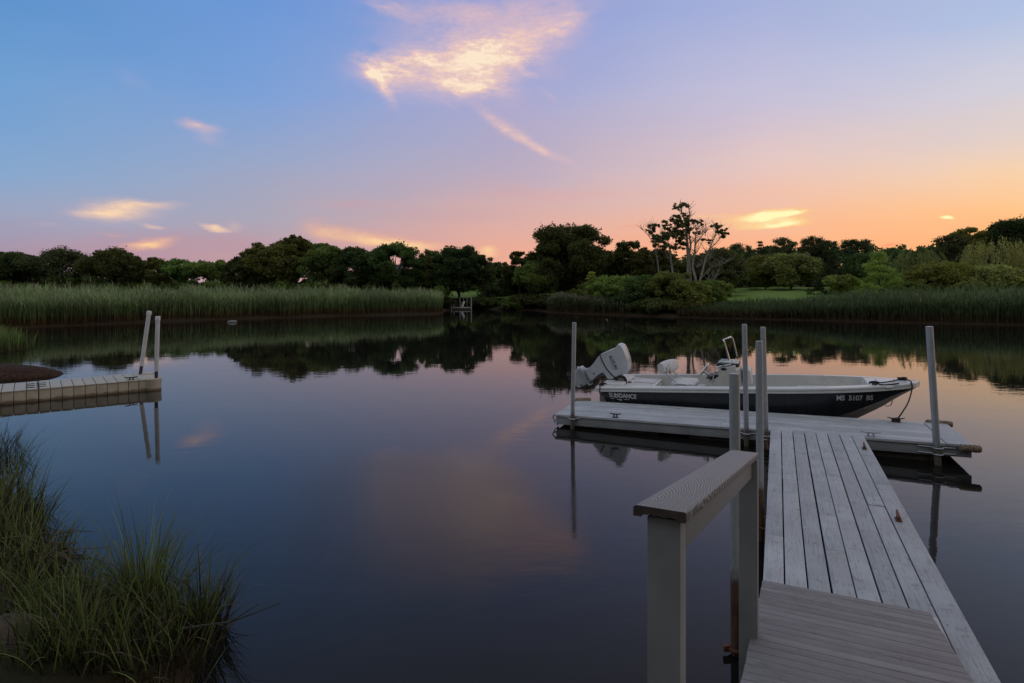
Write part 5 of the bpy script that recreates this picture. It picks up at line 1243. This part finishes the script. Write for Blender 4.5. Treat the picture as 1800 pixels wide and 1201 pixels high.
# ---- outboard, tilted up
ZMo = 7.505
def mp(zx, zy, yo=0.0): v = bp(1000 + zx / ZMo, 580 + zy / ZMo, yo); return (v.x, v.z)
out_ = MB()
cowl = [(437, 312), (480, 290), (540, 262), (600, 240), (645, 226), (648, 200), (660, 181), (680, 172), (704, 178), (725, 198), (752, 245), (785, 330), (802, 380), (810, 440), (808, 500), (797, 545), (770, 568), (720, 590), (640, 622), (590, 575), (540, 520), (500, 460), (470, 400), (450, 350)]
cow = pillow([mp(*p) for p in cowl], .20, 13, 3.0, lambda q, y: (q.x, y, q.y), .93).build('outboard', MOTOR, boat, smooth=True, auto=60)
mid = [(437, 314), (400, 352), (350, 425), (300, 478), (262, 500), (236, 506), (268, 575), (300, 640), (335, 652), (400, 590), (470, 548), (500, 562), (545, 632), (600, 640), (636, 624), (590, 577), (540, 522), (500, 462), (470, 402), (450, 352)]
pillow([mp(*p) for p in mid], .185, 11, 3.0, lambda q, y: (q.x, y, q.y), .95).build('motor_leg', MOTOR, cow, smooth=True, auto=50)
gear = [(236, 506), (190, 489), (150, 497), (112, 480), (98, 520), (70, 560), (35, 620), (30, 690), (75, 745), (130, 792), (190, 765), (245, 744), (285, 715), (318, 690), (300, 640), (268, 575)]
pillow([mp(*p) for p in gear], .075, 9, 2.6, lambda q, y: (q.x, y, q.y)).build('gearcase', MOTORD, cow, smooth=True, auto=50)
def strap(pl, w, th, name, mat, y=0, r=None):
    m = MB(); P = [mp(*p) for p in pl]; m.tube([(p[0], y, p[1]) for p in P], r or th, 8); return m.build(name, mat, cow, smooth=True)
vent = [(165, 485), (208, 560), (250, 650), (285, 720)]
m = MB(); P = [mp(*p) for p in vent]; m.loft([[(p[0] - .02, -.14, p[1] + .01), (p[0] + .02, -.14, p[1] - .01), (p[0] + .02, .14, p[1] - .01), (p[0] - .02, .14, p[1] + .01)] for p in P]); m.build('cavitation_plate', MOTORD, cow, bevel=.008)
sline = [(437, 314), (452, 352), (472, 402), (502, 460), (542, 520), (592, 577), (632, 622)]
P = [mp(*p) for p in sline]; m = MB()
m.tube([(P[0][0], .17, P[0][1] + .004)] + [(P[0][0], -.17, P[0][1] + .004)] + [(p[0], -.1985, p[1]) for p in P[1:-1]] + [(P[-1][0], -.17, P[-1][1] - .002), (P[-1][0], .17, P[-1][1] - .002)], .0062, 8); m.build('cowl_seam', BLACKP, cow, smooth=True)
ct = [mp(*p) for p in ((250, 690), (300, 660), (370, 610), (440, 582), (480, 560))]
m = MB(); m.tube([(p[0], -.07, p[1]) for p in ct], .03, 8); m.tube([(p[0], .07, p[1]) for p in ct], .03, 8); m.build('tilt_bracket', MOTORD, cow, smooth=True)
m = MB(); p = mp(545, 640); m.hexa([Vector((p[0] + a, y, zs(0) + z)) for z in (-.28, .10) for a, y in ((-.05 + z * .2, -.14), (.14 + z * .3, -.14), (.14 + z * .3, .14), (-.05 + z * .2, .14))]); m.build('clamp_bracket', BLACKP, cow, bevel=.02)
wc = mp(725, 650); m = MB(); wr = .115
m.ring((wc[0], -.24, wc[1]), wr * .78, .03, 'Y', 26, 10); tyre = m.build('tilt_wheel', RUBBER, cow, smooth=True)
m = MB(); m.tube([(wc[0], -.225, wc[1]), (wc[0], -.255, wc[1])], wr * .6, 20); m.tube([(wc[0], -.256, wc[1]), (wc[0], -.27, wc[1])], .014, 8); m.build('hub', simple('grey_hub', (.20, .17, .16), .6), tyre, smooth=True)
pc = mp(38, 650); m = MB(); ax = Vector((mp(30, 690)[0] - mp(250, 600)[0], 0, mp(30, 690)[1] - mp(250, 600)[1])).normalized()
u = Vector((0, 1, 0)); v = ax.cross(u); c = Vector((pc[0], 0, pc[1])) + ax * .02
m.tube([c - ax * .10, c + ax * .05], [.045, .03], 12)
for t in (0.4, 2.5, 4.6):
    d = u * math.cos(t) + v * math.sin(t); e = u * -math.sin(t) + v * math.cos(t)
    m.loft([[c + d * .03 + e * .03 - ax * .03, c + d * .03 - e * .03 + ax * .02, c + d * .03 - e * .03 + ax * .028], [c + d * .11 + e * .07 - ax * .04, c + d * .11 - e * .06 + ax * .03, c + d * .11 - e * .06 + ax * .036], [c + d * .165 + e * .02 - ax * .01, c + d * .165 - e * .03 + ax * .02, c + d * .165 - e * .03 + ax * .025]])
m.build('propeller', BLACKP, cow, smooth=True)
d0 = Vector((mp(572, 330)[0], 0, mp(572, 330)[1])); d1 = Vector((mp(662, 505)[0], 0, mp(662, 505)[1])); ex = (d1 - d0).normalized(); ey = Vector((-ex.z, 0, ex.x)); cc = (d0 + d1) / 2
me = text_mesh('SUZUKI', .088, .002, 0, 1.02)
for v in me.vertices: v.co = cc + ex * v.co.x + ey * v.co.y + Vector((0, -.2035, 0))
link('cowl_lettering', me, INK, cow)
m = MB()
for k in range(9): p = cc - ey * .055 + ex * (.0 + k * .016); m.box((p.x, -.2035, p.z), (.012, .002, .008))
p = cc - ey * .075 + ex * .06
m.build('cowl_small_marks', INK, cow)
m = MB(); p = mp(640, 245); m.tube([(p[0], -.165, p[1]), (p[0], -.20, p[1])], .012, 8); p = mp(360, 560); m.tube([(p[0], -.10, p[1]), (p[0], -.192, p[1])], .016, 8); p = mp(178, 720); m.box((p[0], -.076, p[1]), (.045, .012, .018)); m.build('leg_ports', BLACKP, cow)
m = MB(); h0 = mp(560, 640); m.tube([(h0[0], -.1, h0[1]), (h0[0] + .15, -.2, h0[1] - .04), (h0[0] + .3, -.1, h0[1] - .02), (h0[0] + .42, 0, zs(0) - .02)], .016, 7); m.build('control_cables', BLACKP, cow, smooth=True)
# ---- lines
def to_w(v): return Matrix.Translation(BO) @ Matrix.Rotation(ANG, 4, 'Z') @ Vector(v)
def smooth_path(P, n=8):
    P = [Vector(p) for p in P]; out = []
    for i in range(len(P) - 1):
        a, b, c, d = P[max(i - 1, 0)], P[i], P[i + 1], P[min(i + 2, len(P) - 1)]
        for j in range(n):
            t = j / n; out.append(.5 * ((2 * b) + (c - a) * t + (2 * a - 5 * b + 4 * c - d) * t * t + (3 * b - a - 3 * c + d) * t ** 3))
    return out + [P[-1]]
xq = q2.x; z2 = zs(xq) + .045
B1 = to_w((xq, -.02, z2 + .01)); cl = DW(5.25, 1.22, ZT + .03)
edge = bp(1603, 682, -.30); ex_ = min(edge.x, 5.28); he = hb_(ex_)
Lp = [to_w((q1.x - .08, -.46, zs(q1.x) + .05)), to_w((q1.x + .1, -.40, zs(q1.x) + .045)), to_w((q1.x + .3, -.22, zs(q1.x) + .06)), B1, to_w((xq + .06, -.10, z2 + .005)), to_w((ex_, -he - .035, zs(ex_) + .03)), to_w((ex_ + .01, -he - .06, zs(ex_) - .08))]
hang = at(1597, 706, Lp[-1].y - .15); hang2 = at(1588, 722, cl.y + .1)
Lp += [hang, hang2, cl + Vector((.03, .01, .02)), cl]
m = MB(); m.tube(smooth_path(Lp), .011, 8)
for k in range(3): m.tube([cl + Vector((.06 * math.cos(t) , .028 * math.sin(t), .0 + .012 * k + .006 * math.sin(t * 2))) for t in np.linspace(0, 6.28, 14)], .011, 6)
for k in range(3): m.tube([B1 + Vector((.07 * math.cos(t), .03 * math.sin(t), .012 * k - .015 + .008 * math.sin(2 * t))) for t in np.linspace(0, 6.28, 14)], .011, 6)
b2 = to_w((q1.x, -.44, zs(q1.x) + .05))
m.tube(smooth_path([b2 + Vector((-.09, .02, -.02)), b2 + Vector((-.03, -.03, .0)), b2 + Vector((.06, -.09, -.025)), b2 + Vector((.2, -.1, -.02)), b2 + Vector((.34, -.12, .0))]), .012, 7)
for k in range(2): m.tube([b2 + Vector((.05 * math.cos(t), .025 * math.sin(t), .012 * k)) for t in np.linspace(0, 6.28, 12)], .011, 6)
tag(m.build('mooring_rope', ROPE, None, smooth=True), 'black bow line drooping from the boat bow to a cleat on the float', 'rope')
q = bp(1060, 674, -.8); sc_ = to_w((q.x + .0, -.8, zs(q.x) + .045)); e0 = to_w((q.x - .02, -hb_(0) - .05, zs(0) + .01)); dkp = DW(.72, WID - .03, ZT + .01)
m = MB(); m.tube(smooth_path([sc_ + Vector((.08, 0, 0)), sc_ + Vector((0, 0, .03)), sc_ + Vector((-.07, -.02, .0)), e0, e0 + Vector((0, -.01, -.12)), e0.lerp(dkp, .7) + Vector((-.03, 0, 0)), dkp]), .010, 7)
m.tube([sc_ + Vector((.05 * math.cos(t), .03 * math.sin(t), .01)) for t in np.linspace(0, 6.28, 12)], .010, 6)
tag(m.build('mooring_rope', ROPE, None, smooth=True), 'short black stern line looped over the boat corner beside the outboard', 'rope')
